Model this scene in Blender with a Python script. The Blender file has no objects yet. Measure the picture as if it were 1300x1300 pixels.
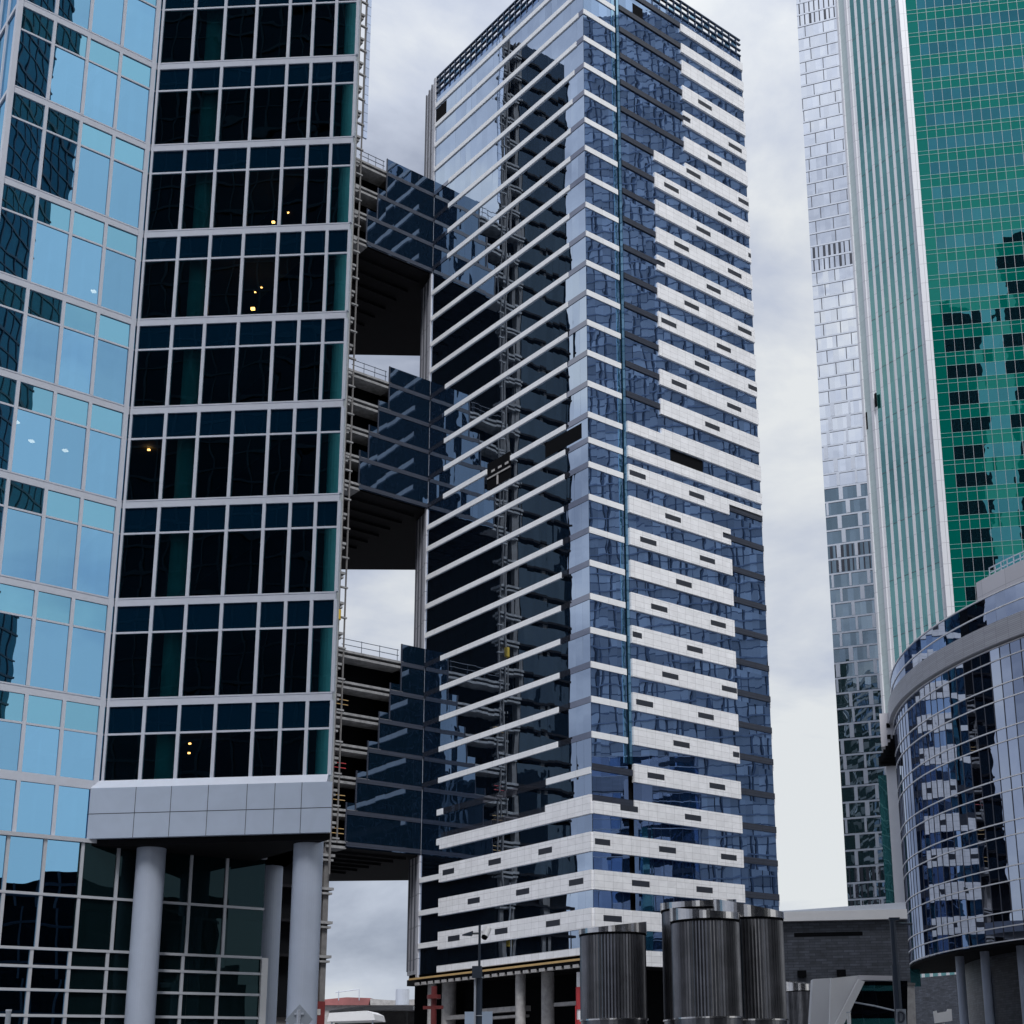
import bpy, math, random
import numpy as np
random.seed(7)
scene = bpy.context.scene
col = scene.collection
V3 = lambda *a: np.array(a, float)

# ------------------------------------------------------------------ camera
f, cx, cy, PITCH, ROLL, YAW = 1747.93, 819.09, 911.80, .25240, -.02140, -.72830
B0 = np.array([[1, 0, 0], [0, 0, -1], [0, 1, 0]], float)
c_, s_ = math.cos(PITCH), math.sin(PITCH)
P_ = np.array([[1, 0, 0], [0, c_, s_], [0, -s_, c_]])
c_, s_ = math.cos(ROLL), math.sin(ROLL)
Q_ = np.array([[c_, -s_, 0], [s_, c_, 0], [0, 0, 1]])
M = Q_ @ P_ @ B0
CAM = V3(0, 0, 1.7)

def ray(x, y):
    return M.T @ np.array([(x - cx) / f, (y - cy) / f, 1.])
def aty(x, y, Y):
    d = ray(x, y); return CAM + d * Y / d[1]
def onplane(x, y, P0, n):
    d = ray(x, y); t = np.dot(P0 - CAM, n) / np.dot(d, n); return CAM + d * t
def px(P):
    q = M @ (np.array(P, float) - CAM); return f * q[0] / q[2] + cx, f * q[1] / q[2] + cy

from mathutils import Matrix, Vector
cd = bpy.data.cameras.new("camera"); cam = bpy.data.objects.new("camera", cd); col.objects.link(cam)
R = Matrix([[M[0][i], -M[1][i], -M[2][i]] for i in range(3)])
cam.matrix_world = Matrix.Translation(Vector(CAM)) @ R.to_4x4()
cd.sensor_width = 36; cd.lens = 36 * f / 1300
cd.shift_x = (650 - cx) / 1300; cd.shift_y = (cy - 650) / 1300
cd.clip_start = .1; cd.clip_end = 6000
scene.camera = cam

# ------------------------------------------------------------------ materials
def nodes_of(name):
    m = bpy.data.materials.new(name); m.use_nodes = True
    nt = m.node_tree; nt.nodes.clear()
    out = nt.nodes.new('ShaderNodeOutputMaterial')
    return m, nt, out
def N(nt, typ, **kw):
    n = nt.nodes.new(typ)
    for k, v in kw.items():
        if k.startswith('i_'): n.inputs[k[2:].replace('_', ' ')].default_value = v
        else: setattr(n, k, v)
    return n
def c4(c): return (c[0], c[1], c[2], 1)
def plain(name, colr, rough=.6, metal=0., var=.12, scale=.8, bump=0., spec=.5, aniso=None):
    m, nt, out = nodes_of(name); L = nt.links
    b = N(nt, 'ShaderNodeBsdfPrincipled'); b.inputs['Roughness'].default_value = rough
    b.inputs['Metallic'].default_value = metal; b.inputs['Specular IOR Level'].default_value = spec
    tc = N(nt, 'ShaderNodeTexCoord'); nz = N(nt, 'ShaderNodeTexNoise')
    nz.inputs['Scale'].default_value = scale; nz.inputs['Detail'].default_value = 6; nz.inputs['Roughness'].default_value = .65
    L.new(tc.outputs['Object'], nz.inputs['Vector'])
    r = N(nt, 'ShaderNodeValToRGB')
    r.color_ramp.elements[0].position = .3; r.color_ramp.elements[1].position = .7
    r.color_ramp.elements[0].color = c4([x * (1 - var) for x in colr]); r.color_ramp.elements[1].color = c4([min(1, x * (1 + var * .6)) for x in colr])
    L.new(nz.outputs['Fac'], r.inputs['Fac']); L.new(r.outputs['Color'], b.inputs['Base Color'])
    if bump:
        bp = N(nt, 'ShaderNodeBump'); bp.inputs['Strength'].default_value = bump; bp.inputs['Distance'].default_value = .02
        L.new(nz.outputs['Fac'], bp.inputs['Height']); L.new(bp.outputs['Normal'], b.inputs['Normal'])
    L.new(b.outputs['BSDF'], out.inputs['Surface'])
    return m
def panelled(name, colr, w, h, joint, jcol, rough=.55, offset=0., var=.1, metal=0., vein=0., spec=.5, sx=1.):
    """UV-metre panel cladding with joints"""
    m, nt, out = nodes_of(name); L = nt.links
    b = N(nt, 'ShaderNodeBsdfPrincipled'); b.inputs['Roughness'].default_value = rough; b.inputs['Metallic'].default_value = metal
    b.inputs['Specular IOR Level'].default_value = spec
    uv = N(nt, 'ShaderNodeUVMap'); br = N(nt, 'ShaderNodeTexBrick')
    br.offset = offset; br.inputs['Scale'].default_value = 1; br.inputs['Brick Width'].default_value = w; br.inputs['Row Height'].default_value = h
    br.inputs['Mortar Size'].default_value = joint; br.inputs['Mortar Smooth'].default_value = .1; br.inputs['Bias'].default_value = 0
    br.inputs['Color1'].default_value = c4([x * (1 - var) for x in colr]); br.inputs['Color2'].default_value = c4([min(1, x * (1 + var * .5)) for x in colr])
    br.inputs['Mortar'].default_value = c4(jcol)
    L.new(uv.outputs['UV'], br.inputs['Vector'])
    last = br.outputs['Color']
    tc = N(nt, 'ShaderNodeTexCoord'); nz = N(nt, 'ShaderNodeTexNoise'); nz.inputs['Scale'].default_value = .9
    nz.inputs['Detail'].default_value = 8; nz.inputs['Distortion'].default_value = 1.2
    L.new(tc.outputs['Object'], nz.inputs['Vector'])
    mp = N(nt, 'ShaderNodeMapRange'); mp.inputs['From Min'].default_value = .35; mp.inputs['From Max'].default_value = .65
    mp.inputs['To Min'].default_value = 1 - vein; mp.inputs['To Max'].default_value = 1.
    L.new(nz.outputs['Fac'], mp.inputs['Value'])
    mx = N(nt, 'ShaderNodeMix'); mx.data_type = 'RGBA'; mx.blend_type = 'MULTIPLY'; mx.inputs[0].default_value = 1
    L.new(last, mx.inputs[6]); L.new(mp.outputs['Result'], mx.inputs[7])
    L.new(mx.outputs[2], b.inputs['Base Color'])
    L.new(b.outputs['BSDF'], out.inputs['Surface'])
    return m
def glass(name, tint, refl, base, clear=None, bump=.02, bscale=.35, rough=.0, tintvar=0., jit=.0):
    """coated facade glass: tinted mirror layer over a dark body (or over tinted clear glass)"""
    m, nt, out = nodes_of(name); L = nt.links
    tc = N(nt, 'ShaderNodeTexCoord'); nz = N(nt, 'ShaderNodeTexNoise'); nz.inputs['Scale'].default_value = bscale; nz.inputs['Detail'].default_value = 1.5
    L.new(tc.outputs['Object'], nz.inputs['Vector'])
    bp = N(nt, 'ShaderNodeBump'); bp.inputs['Strength'].default_value = 1; bp.inputs['Distance'].default_value = bump
    L.new(nz.outputs['Fac'], bp.inputs['Height'])
    gl = N(nt, 'ShaderNodeBsdfGlossy'); gl.inputs['Roughness'].default_value = rough; gl.inputs['Color'].default_value = c4(tint)
    L.new(bp.outputs['Normal'], gl.inputs['Normal'])
    if jit:
        at = N(nt, 'ShaderNodeUVMap'); wn = N(nt, 'ShaderNodeTexWhiteNoise'); wn.noise_dimensions = '2D'
        at.uv_map = 'pane'
        L.new(at.outputs['UV'], wn.inputs['Vector'])
        mr = N(nt, 'ShaderNodeMapRange'); mr.inputs['To Min'].default_value = 1 - jit; mr.inputs['To Max'].default_value = 1
        L.new(wn.outputs['Value'], mr.inputs['Value'])
        mm = N(nt, 'ShaderNodeMix'); mm.data_type = 'RGBA'; mm.blend_type = 'MULTIPLY'; mm.inputs[0].default_value = 1
        mm.inputs[6].default_value = c4(tint); L.new(mr.outputs['Result'], mm.inputs[7]); L.new(mm.outputs[2], gl.inputs['Color'])
    if clear:
        bs = N(nt, 'ShaderNodeBsdfTransparent'); bs.inputs['Color'].default_value = c4(clear)
    else:
        bs = N(nt, 'ShaderNodeBsdfDiffuse'); bs.inputs['Color'].default_value = c4(base)
    fr = N(nt, 'ShaderNodeFresnel'); fr.inputs['IOR'].default_value = 1.5
    ma = N(nt, 'ShaderNodeMath'); ma.operation = 'MULTIPLY_ADD'; ma.inputs[1].default_value = 1 - refl; ma.inputs[2].default_value = refl; ma.use_clamp = True
    L.new(fr.outputs['Fac'], ma.inputs[0])
    mx = N(nt, 'ShaderNodeMixShader'); L.new(ma.outputs['Value'], mx.inputs['Fac'])
    L.new(bs.outputs['BSDF'], mx.inputs[1]); L.new(gl.outputs['BSDF'], mx.inputs[2]); L.new(mx.outputs['Shader'], out.inputs['Surface'])
    return m
def emit(name, colr, st):
    m, nt, out = nodes_of(name); e = N(nt, 'ShaderNodeEmission'); e.inputs['Color'].default_value = c4(colr); e.inputs['Strength'].default_value = st
    nt.links.new(e.outputs['Emission'], out.inputs['Surface']); return m

MT = dict(
    stone=panelled('white_stone_panels', (.83, .835, .86), 1.35, .7166, .016, (.46, .46, .48), vein=.1, var=.06),
    band=panelled('white_metal_band', (.8, .815, .84), 2.7, 9., .012, (.4, .4, .42), rough=.4, var=.05, vein=.05),
    darkband=panelled('dark_grey_louvre', (.03, .036, .055), 2.7, .36, .03, (.015, .018, .026), rough=.4, var=.1),
    vent=panelled('vent_louvre', (.028, .034, .05), 5., .12, .03, (.012, .014, .02), rough=.5, var=.05),
    greyglass=glass('grey_spandrel_glass', (.42, .44, .52), .55, (.04, .045, .06), bump=.01),
    tleft=glass('navy_mirror_glass', (.66, .77, .92), .74, (.006, .013, .026), bump=.03, bscale=.16, jit=.1),
    tright=glass('blue_mirror_glass', (.42, .58, .86), .74, (.012, .03, .07), bump=.008, bscale=.3, jit=.35),
    tealglass=glass('teal_fin_glass', (.4, .62, .8), .7, (.03, .12, .2), bump=.01),
    bridgeglass=glass('bridge_navy_glass', (.32, .44, .62), .4, (.004, .012, .024), bump=.025, bscale=.25, jit=.2),
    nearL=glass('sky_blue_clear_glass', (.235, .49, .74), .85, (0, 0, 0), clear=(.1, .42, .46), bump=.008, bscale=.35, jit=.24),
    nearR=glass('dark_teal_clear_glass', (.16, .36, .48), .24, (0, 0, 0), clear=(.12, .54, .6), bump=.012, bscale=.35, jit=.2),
    curved=glass('silver_mirror_glass', (.52, .59, .74), .7, (.008, .012, .024), bump=.012, bscale=.3, jit=.12),
    greenspan=glass('green_spandrel_glass', (.07, .32, .30), .22, (.0, .125, .098), bump=.01, jit=.25),
    greenwin=glass('green_tower_window', (.06, .27, .33), .7, (.004, .02, .026), bump=.012, bscale=.3, jit=.3),
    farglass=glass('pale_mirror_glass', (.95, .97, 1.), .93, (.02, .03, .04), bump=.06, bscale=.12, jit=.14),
    frame=plain('lavender_grey_aluminium', (.6, .635, .73), .35, 0., .06, 2.),
    framelow=plain('pale_aluminium', (.5, .52, .57), .35, .0, .06, 2.),
    fascia=panelled('grey_fascia_panels', (.47, .545, .68), 50., 50., .001, (.1, .1, .14), rough=.45, var=.06, vein=.06),
    joint=plain('panel_joint_dark', (.05, .055, .075), .6),
    column=plain('painted_column', (.45, .505, .62), .4, 0., .12, .35),
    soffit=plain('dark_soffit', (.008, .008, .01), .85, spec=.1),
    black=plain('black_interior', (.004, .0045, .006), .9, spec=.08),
    interior=plain('interior_plaster', (.8, .82, .82), .8),
    ceil=plain('interior_ceiling', (.16, .18, .19), .8),
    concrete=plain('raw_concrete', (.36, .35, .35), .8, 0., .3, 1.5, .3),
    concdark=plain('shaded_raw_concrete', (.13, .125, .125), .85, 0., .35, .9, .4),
    palegrey=panelled('pale_grey_side_cladding', (.48, .49, .54), 2.2, 4.09, .05, (.15, .15, .18), rough=.5, var=.12),
    bluepanel=panelled('pale_blue_hoist_screen', (.42, .5, .66), 4., 1.5, .05, (.1, .12, .16), rough=.5, var=.2),
    crown=plain('crown_steel_blue', (.035, .06, .11), .35, .3, .1),
    whitepaint=plain('white_paint', (.74, .74, .76), .45, 0., .05),
    pale_green=panelled('pale_green_cladding', (.47, .56, .57), 2.4, 1.4, .03, (.36, .42, .43), rough=.4, var=.06),
    fin=panelled('white_fin_cladding', (.66, .67, .71), 9., 4., .05, (.4, .4, .44), rough=.4, var=.04),
    stripeglass=glass('stripe_green_glass', (.36, .66, .66), .42, (.008, .085, .08), bump=.02, jit=.2),
    silver=plain('silver_spandrel', (.52, .56, .64), .35, .2, .06),
    steel=plain('brushed_steel_cap', (.62, .6, .6), .22, 1., .12, 3.),
    shaft=plain('dark_ribbed_steel', (.2, .2, .215), .33, 1., .3, 1.2),
    greypan=panelled('grey_louvre_fascia', (.36, .365, .40), 1.6, .18, .012, (.13, .13, .15), rough=.5, var=.1),
    parapet=panelled('pale_parapet_panels', (.58, .57, .61), 3.4, 9., .03, (.4, .4, .43), rough=.5, var=.05),
    slate=panelled('slate_tiles', (.075, .085, .11), .9, .22, .02, (.03, .035, .05), rough=.5, offset=.5, var=.4, vein=.35),
    redpaint=plain('red_paint', (.42, .03, .035), .5),
    darkred=plain('dark_red_paint', (.12, .012, .012), .6),
    yellow=plain('yellow_paint', (.55, .36, .03), .5),
    tan=plain('tan_timber_edge', (.5, .33, .14), .7),
    lampmetal=plain('dark_blue_lamp_paint', (.02, .032, .055), .4),
    signback=plain('sign_back_grey', (.34, .38, .44), .5, .3),
    bluehoard=plain('pale_blue_board', (.42, .52, .68), .6),
    teal=glass('teal_strip_glass', (.3, .6, .62), .4, (.03, .16, .17), bump=.01),
    greenline=plain('pale_green_transom', (.22, .42, .42), .4),
    roofred=plain('red_roof_sheets', (.28, .1, .1), .7, 0., .4, .15),
    paving=plain('granite_paving', (.19, .19, .2), .8, 0., .25, .5, .2),
    asphalt=plain('asphalt', (.05, .05, .053), .9, 0., .2, .6),
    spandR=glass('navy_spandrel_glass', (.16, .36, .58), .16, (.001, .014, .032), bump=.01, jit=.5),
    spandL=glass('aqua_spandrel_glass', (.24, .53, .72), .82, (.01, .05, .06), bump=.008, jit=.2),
    slabedge=plain('dimmed_slab_edge', (.23, .23, .235), .85, 0., .45, 1.2, .4),  # darker copy of raw concrete: dim light on the slab ends put into the colour
    groundglass=glass('dark_entrance_glass', (.2, .36, .42), .02, (.003, .009, .011), bump=.01, jit=.3),
    sitewin=glass('dark_site_glazing', (.3, .4, .5), .1, (.004, .008, .014), bump=.02, jit=.3),
    offpanel=panelled('pale_panel_facade', (.74, .78, .84), 2.8, 2.05, .14, (.2, .24, .32), rough=.4, var=.45),
    fardark=glass('painted_dark_reflection_glass', (.46, .56, .66), .5, (.04, .085, .10), bump=.05, bscale=.12, jit=.5),  # silver tower's lower floors: dark reflection put into the glass colour
    offdark=glass('bronze_dark_glass', (.05, .06, .08), .5, (.006, .008, .012), bump=.01),
    offteal=glass('offset_teal_glass', (.16, .3, .36), .25, (.02, .1, .13), bump=.02),
    offblue=glass('offset_blue_glass', (.16, .2, .28), .35, (.03, .05, .1), bump=.02),
    offpale=plain('offset_pale_spandrel', (.4, .45, .55), .6),
    lamp=emit('warm_lamp', (1, .12, .03), 40.), lampw=emit('white_lamp', (1, .24, .18), 26.),
)

# ------------------------------------------------------------------ mesh helpers
class MB:
    def __init__(s): s.v = []; s.f = []; s.uv = []; s.pane = []; s.smooth = []
    def quad(s, pts, uv=None, pane=(0., 0.), smooth=False, flip=False):
        if flip: pts = list(pts)[::-1]; uv = list(uv)[::-1] if uv else None
        i = len(s.v); s.v += [tuple(map(float, p)) for p in pts]; s.f.append(tuple(range(i, i + len(pts))))
        s.uv += list(uv) if uv else [(p[0] + p[1], p[2]) for p in s.v[i:]]
        s.pane += [pane] * len(pts); s.smooth.append(smooth)
    def box8(s, P, uvw=None, flip=False):
        # P: 8 points: bottom 0-3, top 4-7 (ccw from above)
        for a in ((0, 1, 5, 4), (1, 2, 6, 5), (2, 3, 7, 6), (3, 0, 4, 7), (4, 5, 6, 7), (3, 2, 1, 0)):
            s.quad([P[k] for k in a], [uvw[k] for k in a] if uvw else None, flip=flip)
    def fbox(s, F, s0, s1, z0, z1, o0, o1):
        """box in a facade frame: s along, z up, o outwards"""
        P = [F.p(s0, z0, o1), F.p(s1, z0, o1), F.p(s1, z0, o0), F.p(s0, z0, o0), F.p(s0, z1, o1), F.p(s1, z1, o1), F.p(s1, z1, o0), F.p(s0, z1, o0)]
        ds = o1 - o0
        U = [(s0, z0), (s1, z0), (s1 + ds, z0), (s0 - ds, z0), (s0, z1), (s1, z1), (s1 + ds, z1), (s0 - ds, z1)]
        s.box8(P, U, F.flip)
    def box(s, x0, x1, y0, y1, z0, z1):
        s.box8([(x0, y0, z0), (x1, y0, z0), (x1, y1, z0), (x0, y1, z0), (x0, y0, z1), (x1, y0, z1), (x1, y1, z1), (x0, y1, z1)])
    def panes(s, F, s0, s1, z0, z1, pitch, o=0., j=.004, rows=1):
        n = max(1, round(abs(s1 - s0) / pitch))
        for r in range(rows):
            a, b = z0 + (z1 - z0) * r / rows, z0 + (z1 - z0) * (r + 1) / rows
            for i in range(n):
                u, w = s0 + (s1 - s0) * i / n, s0 + (s1 - s0) * (i + 1) / n
                tx, tz = random.gauss(0, j), random.gauss(0, j)
                s.quad([F.p(u, a, o - tx - tz), F.p(w, a, o + tx - tz), F.p(w, b, o + tx + tz), F.p(u, b, o - tx + tz)],
                       [(u, a), (w, a), (w, b), (u, b)], (random.random(), random.random()), flip=F.flip)
    def prism(s, poly, z0, z1, caps=True):
        n = len(poly); t = 0
        for i in range(n):
            a, b = poly[i], poly[(i + 1) % n]; l = math.hypot(b[0] - a[0], b[1] - a[1])
            s.quad([(a[0], a[1], z0), (b[0], b[1], z0), (b[0], b[1], z1), (a[0], a[1], z1)], [(t, z0), (t + l, z0), (t + l, z1), (t, z1)]); t += l
        if caps:
            s.quad([(p[0], p[1], z1) for p in poly]); s.quad([(p[0], p[1], z0) for p in reversed(poly)])
    def cyl(s, x, y, z0, z1, r, n=32, r1=None, ribs=0, rib=0., caps=True, ztop=None):
        r1 = r if r1 is None else r1; m = n if not ribs else ribs * 2
        A, Bt = [], []
        for i in range(m):
            a = 2 * math.pi * i / m; k = (rib if (ribs and i % 2) else 0)
            A.append((x + (r - k) * math.cos(a), y + (r - k) * math.sin(a), z0))
            zz = z1 if ztop is None else ztop(math.cos(a), math.sin(a))
            Bt.append((x + (r1 - k) * math.cos(a), y + (r1 - k) * math.sin(a), zz))
        for i in range(m):
            k = (i + 1) % m; s.quad([A[i], A[k], Bt[k], Bt[i]], smooth=not ribs)
        if caps: s.quad(Bt); s.quad(A[::-1])
    def tube(s, pts, r, n=8):
        for a, b in zip(pts[:-1], pts[1:]):
            a, b = np.array(a, float), np.array(b, float); d = b - a; d /= np.linalg.norm(d)
            u = np.cross(d, (0, 0, 1) if abs(d[2]) < .9 else (1, 0, 0)); u /= np.linalg.norm(u); w = np.cross(d, u)
            ra = [a + r * (u * math.cos(t) + w * math.sin(t)) for t in np.linspace(0, 2 * math.pi, n, endpoint=False)]
            rb = [p + (b - a) for p in ra]
            for i in range(n): s.quad([ra[i], ra[(i + 1) % n], rb[(i + 1) % n], rb[i]], smooth=True)
            s.quad(ra[::-1]); s.quad(rb)
    def build(s, name, mat, parent=None):
        me = bpy.data.meshes.new(name)
        me.from_pydata(s.v, [], s.f)
        u = me.uv_layers.new(name='UVMap'); p = me.uv_layers.new(name='pane')
        u.data.foreach_set('uv', [x for q in s.uv for x in q]); p.data.foreach_set('uv', [x for q in s.pane for x in q])
        me.polygons.foreach_set('use_smooth', s.smooth)
        me.materials.append(MT[mat]); me.update()
        o = bpy.data.objects.new(name, me); col.objects.link(o)
        if parent is not None:
            o.parent = parent; o.matrix_parent_inverse = Matrix.Translation(-Vector(parent.location)) if parent.type == 'EMPTY' else Matrix()
        return o
class Fr:
    def __init__(s, O, d, n): s.O = V3(O[0], O[1], 0); s.d = V3(d[0], d[1], 0); s.n = V3(n[0], n[1], 0); s.flip = (s.d[1] * s.n[0] - s.d[0] * s.n[1]) < 0
    def p(s, a, z, o=0.): return s.O + a * s.d + o * s.n + V3(0, 0, z)
    def hit2(s, P, e, o):           # where the plan line P + t e meets this facade set at offset o
        t = (o - (P - s.O) @ s.n) / (e @ s.n); return P + t * e
    def hit(s, x, y, o=0.):
        q = onplane(x, y, s.O + o * s.n, s.n); return float((q - s.O) @ s.d), float(q[2])
def tag(o, label, cat, group=None, kind=None):
    o['label'] = label; o['category'] = cat
    if group: o['group'] = group
    if kind: o['kind'] = kind
    return o
def thing(name, label, cat, loc, group=None):
    o = bpy.data.objects.new(name, None); col.objects.link(o); o.location = tuple(map(float, loc)); o.empty_display_size = 1
    return tag(o, label, cat, group)
def part(name, mat, parent, fn):
    m = MB(); fn(m); return m.build(name, mat, parent) if m.f else None

def parts(name, mat, parent, fns):
    for fn in fns: part(name, mat, parent, fn)
FB_ = lambda F, *a: (lambda m: m.fbox(F, *a))

# ------------------------------------------------------------------ world and sun
w = bpy.data.worlds.new("World"); scene.world = w; w.use_nodes = True
nt = w.node_tree; nt.nodes.clear(); L = nt.links
out = N(nt, 'ShaderNodeOutputWorld'); bg = N(nt, 'ShaderNodeBackground'); bg.inputs['Strength'].default_value = .1
SUN_AZ, SUN_EL = math.radians(170), math.radians(56)       # azimuth clockwise from +Y
sky = N(nt, 'ShaderNodeTexSky'); sky.sky_type = 'NISHITA'; sky.sun_disc = False; sky.sun_elevation = SUN_EL; sky.sun_rotation = SUN_AZ
tc = N(nt, 'ShaderNodeTexCoord'); mp = N(nt, 'ShaderNodeMapping'); mp.inputs['Scale'].default_value = (1, 1, 2.6)
L.new(tc.outputs['Generated'], mp.inputs['Vector'])
n1 = N(nt, 'ShaderNodeTexNoise'); n1.inputs['Scale'].default_value = 3.1; n1.inputs['Detail'].default_value = 8; n1.inputs['Roughness'].default_value = .56; n1.inputs['Distortion'].default_value = .35
L.new(mp.outputs['Vector'], n1.inputs['Vector'])
sx = N(nt, 'ShaderNodeSeparateXYZ'); L.new(tc.outputs['Generated'], sx.inputs['Vector'])
# cloud deck tone: grey-blue undersides to white
cr = N(nt, 'ShaderNodeValToRGB'); e = cr.color_ramp.elements
e[0].position = .30; e[0].color = (3.0, 3.4, 4.4, 1); e[1].position = .62; e[1].color = (8.5, 8.75, 8.85, 1)
k = e.new(.45); k.color = (5.7, 6.2, 7.3, 1)
mb = N(nt, 'ShaderNodeMath'); mb.operation = 'ADD'; mr_ = N(nt, 'ShaderNodeMapRange'); L.new(sx.outputs['X'], mr_.inputs['Value'])
for k_, v_ in (('From Min', -.25), ('From Max', .2), ('To Min', -.085), ('To Max', .16)): mr_.inputs[k_].default_value = v_
L.new(mr_.outputs['Result'], mb.inputs[0]); L.new(n1.outputs['Fac'], mb.inputs[1])
L.new(mb.outputs['Value'], cr.inputs['Fac'])
# overcast deck: brighter towards the zenith and towards the veiled sun
mz = N(nt, 'ShaderNodeMapRange'); mz.inputs['From Min'].default_value = .55; mz.inputs['From Max'].default_value = 1; mz.inputs['To Min'].default_value = 1; mz.inputs['To Max'].default_value = 1.5
L.new(sx.outputs['Z'], mz.inputs['Value'])
sd = (math.sin(SUN_AZ) * math.cos(SUN_EL), math.cos(SUN_AZ) * math.cos(SUN_EL), math.sin(SUN_EL))
dp = N(nt, 'ShaderNodeVectorMath'); dp.operation = 'DOT_PRODUCT'; dp.inputs[1].default_value = sd
L.new(tc.outputs['Generated'], dp.inputs[0])
ms = N(nt, 'ShaderNodeMapRange'); ms.inputs['From Min'].default_value = -.4; ms.inputs['From Max'].default_value = 1; ms.inputs['To Min'].default_value = .93; ms.inputs['To Max'].default_value = 1.2
L.new(dp.outputs['Value'], ms.inputs['Value'])
mm = N(nt, 'ShaderNodeMath'); mm.operation = 'MULTIPLY'; L.new(mz.outputs['Result'], mm.inputs[0]); L.new(ms.outputs['Result'], mm.inputs[1])
vm = N(nt, 'ShaderNodeVectorMath'); vm.operation = 'SCALE'; L.new(cr.outputs['Color'], vm.inputs[0]); L.new(mm.outputs['Value'], vm.inputs['Scale'])
mxw = N(nt, 'ShaderNodeMix'); mxw.data_type = 'RGBA'; mxw.inputs[0].default_value = .9
L.new(sky.outputs['Color'], mxw.inputs[6]); L.new(vm.outputs['Vector'], mxw.inputs[7])
L.new(mxw.outputs[2], bg.inputs['Color']); L.new(bg.outputs['Background'], out.inputs['Surface'])
sl = bpy.data.lights.new("sun", 'SUN'); sl.energy = 3.5; sl.angle = math.radians(16); sl.color = (1, .99, .985)
so = bpy.data.objects.new("sun", sl); col.objects.link(so)
so.rotation_euler = Vector(sd).to_track_quat('Z', 'Y').to_euler(); so.location = (60, -60, 120)

scene.view_settings.view_transform = 'Standard'; scene.view_settings.look = 'None'
scene.view_settings.exposure = 0; scene.view_settings.gamma = 1; scene.view_settings.use_curve_mapping = False
scene.render.engine = 'CYCLES'; scene.cycles.max_bounces = 10; scene.cycles.transparent_max_bounces = 16; scene.cycles.glossy_bounces = 5
scene.cycles.sample_clamp_indirect = 4

# ------------------------------------------------------------------ ground
g = MB(); g.quad([(-3000, -3000, 0), (3000, -3000, 0), (3000, 3000, 0), (-3000, 3000, 0)]); o = g.build('ground', 'paving'); o['kind'] = 'structure'
g = MB(); g.quad([(-200, 14, .004), (200, 14, .004), (200, 26, .004), (-200, 26, .004)]); o = g.build('road', 'asphalt'); o['kind'] = 'structure'

# ------------------------------------------------------------------ the stone-banded tower
U = V3(math.sin(YAW), math.cos(YAW), 0); V = V3(math.cos(YAW), -math.sin(YAW), 0)
A = aty(747, 600, 150); A[2] = 0
LU, LV = 34.8, 29.5
FL = Fr(A, U, -V); FRt = Fr(A, V, -U)
BS = [141.7, 138.28, 134.86, 130.77, 126.68, 122.59, 118.5, 114.41, 110.32, 106.23, 102.14, 98.05, 93.96, 89.87, 85.78, 81.69, 77.6, 74.3, 71.15, 67.0, 62.87, 58.77, 54.68, 50.58, 46.49, 42.4, 38.3, 33.9, 29.65, 25.45, 21.25, 17.1]
TOP, BOT = 147.2, 14.0
tower = thing('banded_tower', 'dark glass office tower striped with white stone bands, in the middle of the picture', 'tower', A)
Bp = A + LU * U; Cp = Bp + V3(-2.2, 4.2, 0); Dp = A + LV * V
core = [A - .6 * FL.n - .6 * FRt.n, Dp - .6 * FRt.n - .05 * V, Dp + 30 * U, Cp + 24 * V, Cp + .3 * V, Bp - .4 * FL.n]
part('core', 'black', tower, lambda m: m.prism([p[:2] for p in core], BOT + .2, 142))
edges = [143.3] + BS + [BOT + .3]
for i in range(len(edges) - 1):
    z1, z0 = edges[i], edges[i + 1]
    part('window_band', 'tleft', tower, lambda m: m.panes(FL, 0.02, LU, z0, z1, 1.35, 0, .003))
    part('window_band', 'tright', tower, lambda m: (m.panes(FRt, 0.02, 5.35, z0, z1, 1.3, 0, .0018), m.panes(FRt, 6.1, LV, z0, z1, 1.3, 0, .002)))
rear = [Dp, Dp + 30 * U, Cp + 24 * V, Cp + .3 * V]
for a, c in zip(rear[:-1], rear[1:]):
    e_ = (c - a) / np.linalg.norm(c - a); FX = Fr(a, e_, (e_[1], -e_[0])); ln = float(np.linalg.norm(c - a))
    part('rear_glass', 'tright', tower, lambda m: m.panes(FX, 0.02, ln, BOT + .3, 143.3, 2.7, 0, .01, rows=32))
    parts('rear_band', 'stone', tower, [FB_(FX, 0.05, ln - .05, b, b + 1.2, -.2, .2) for b in BS])
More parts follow.
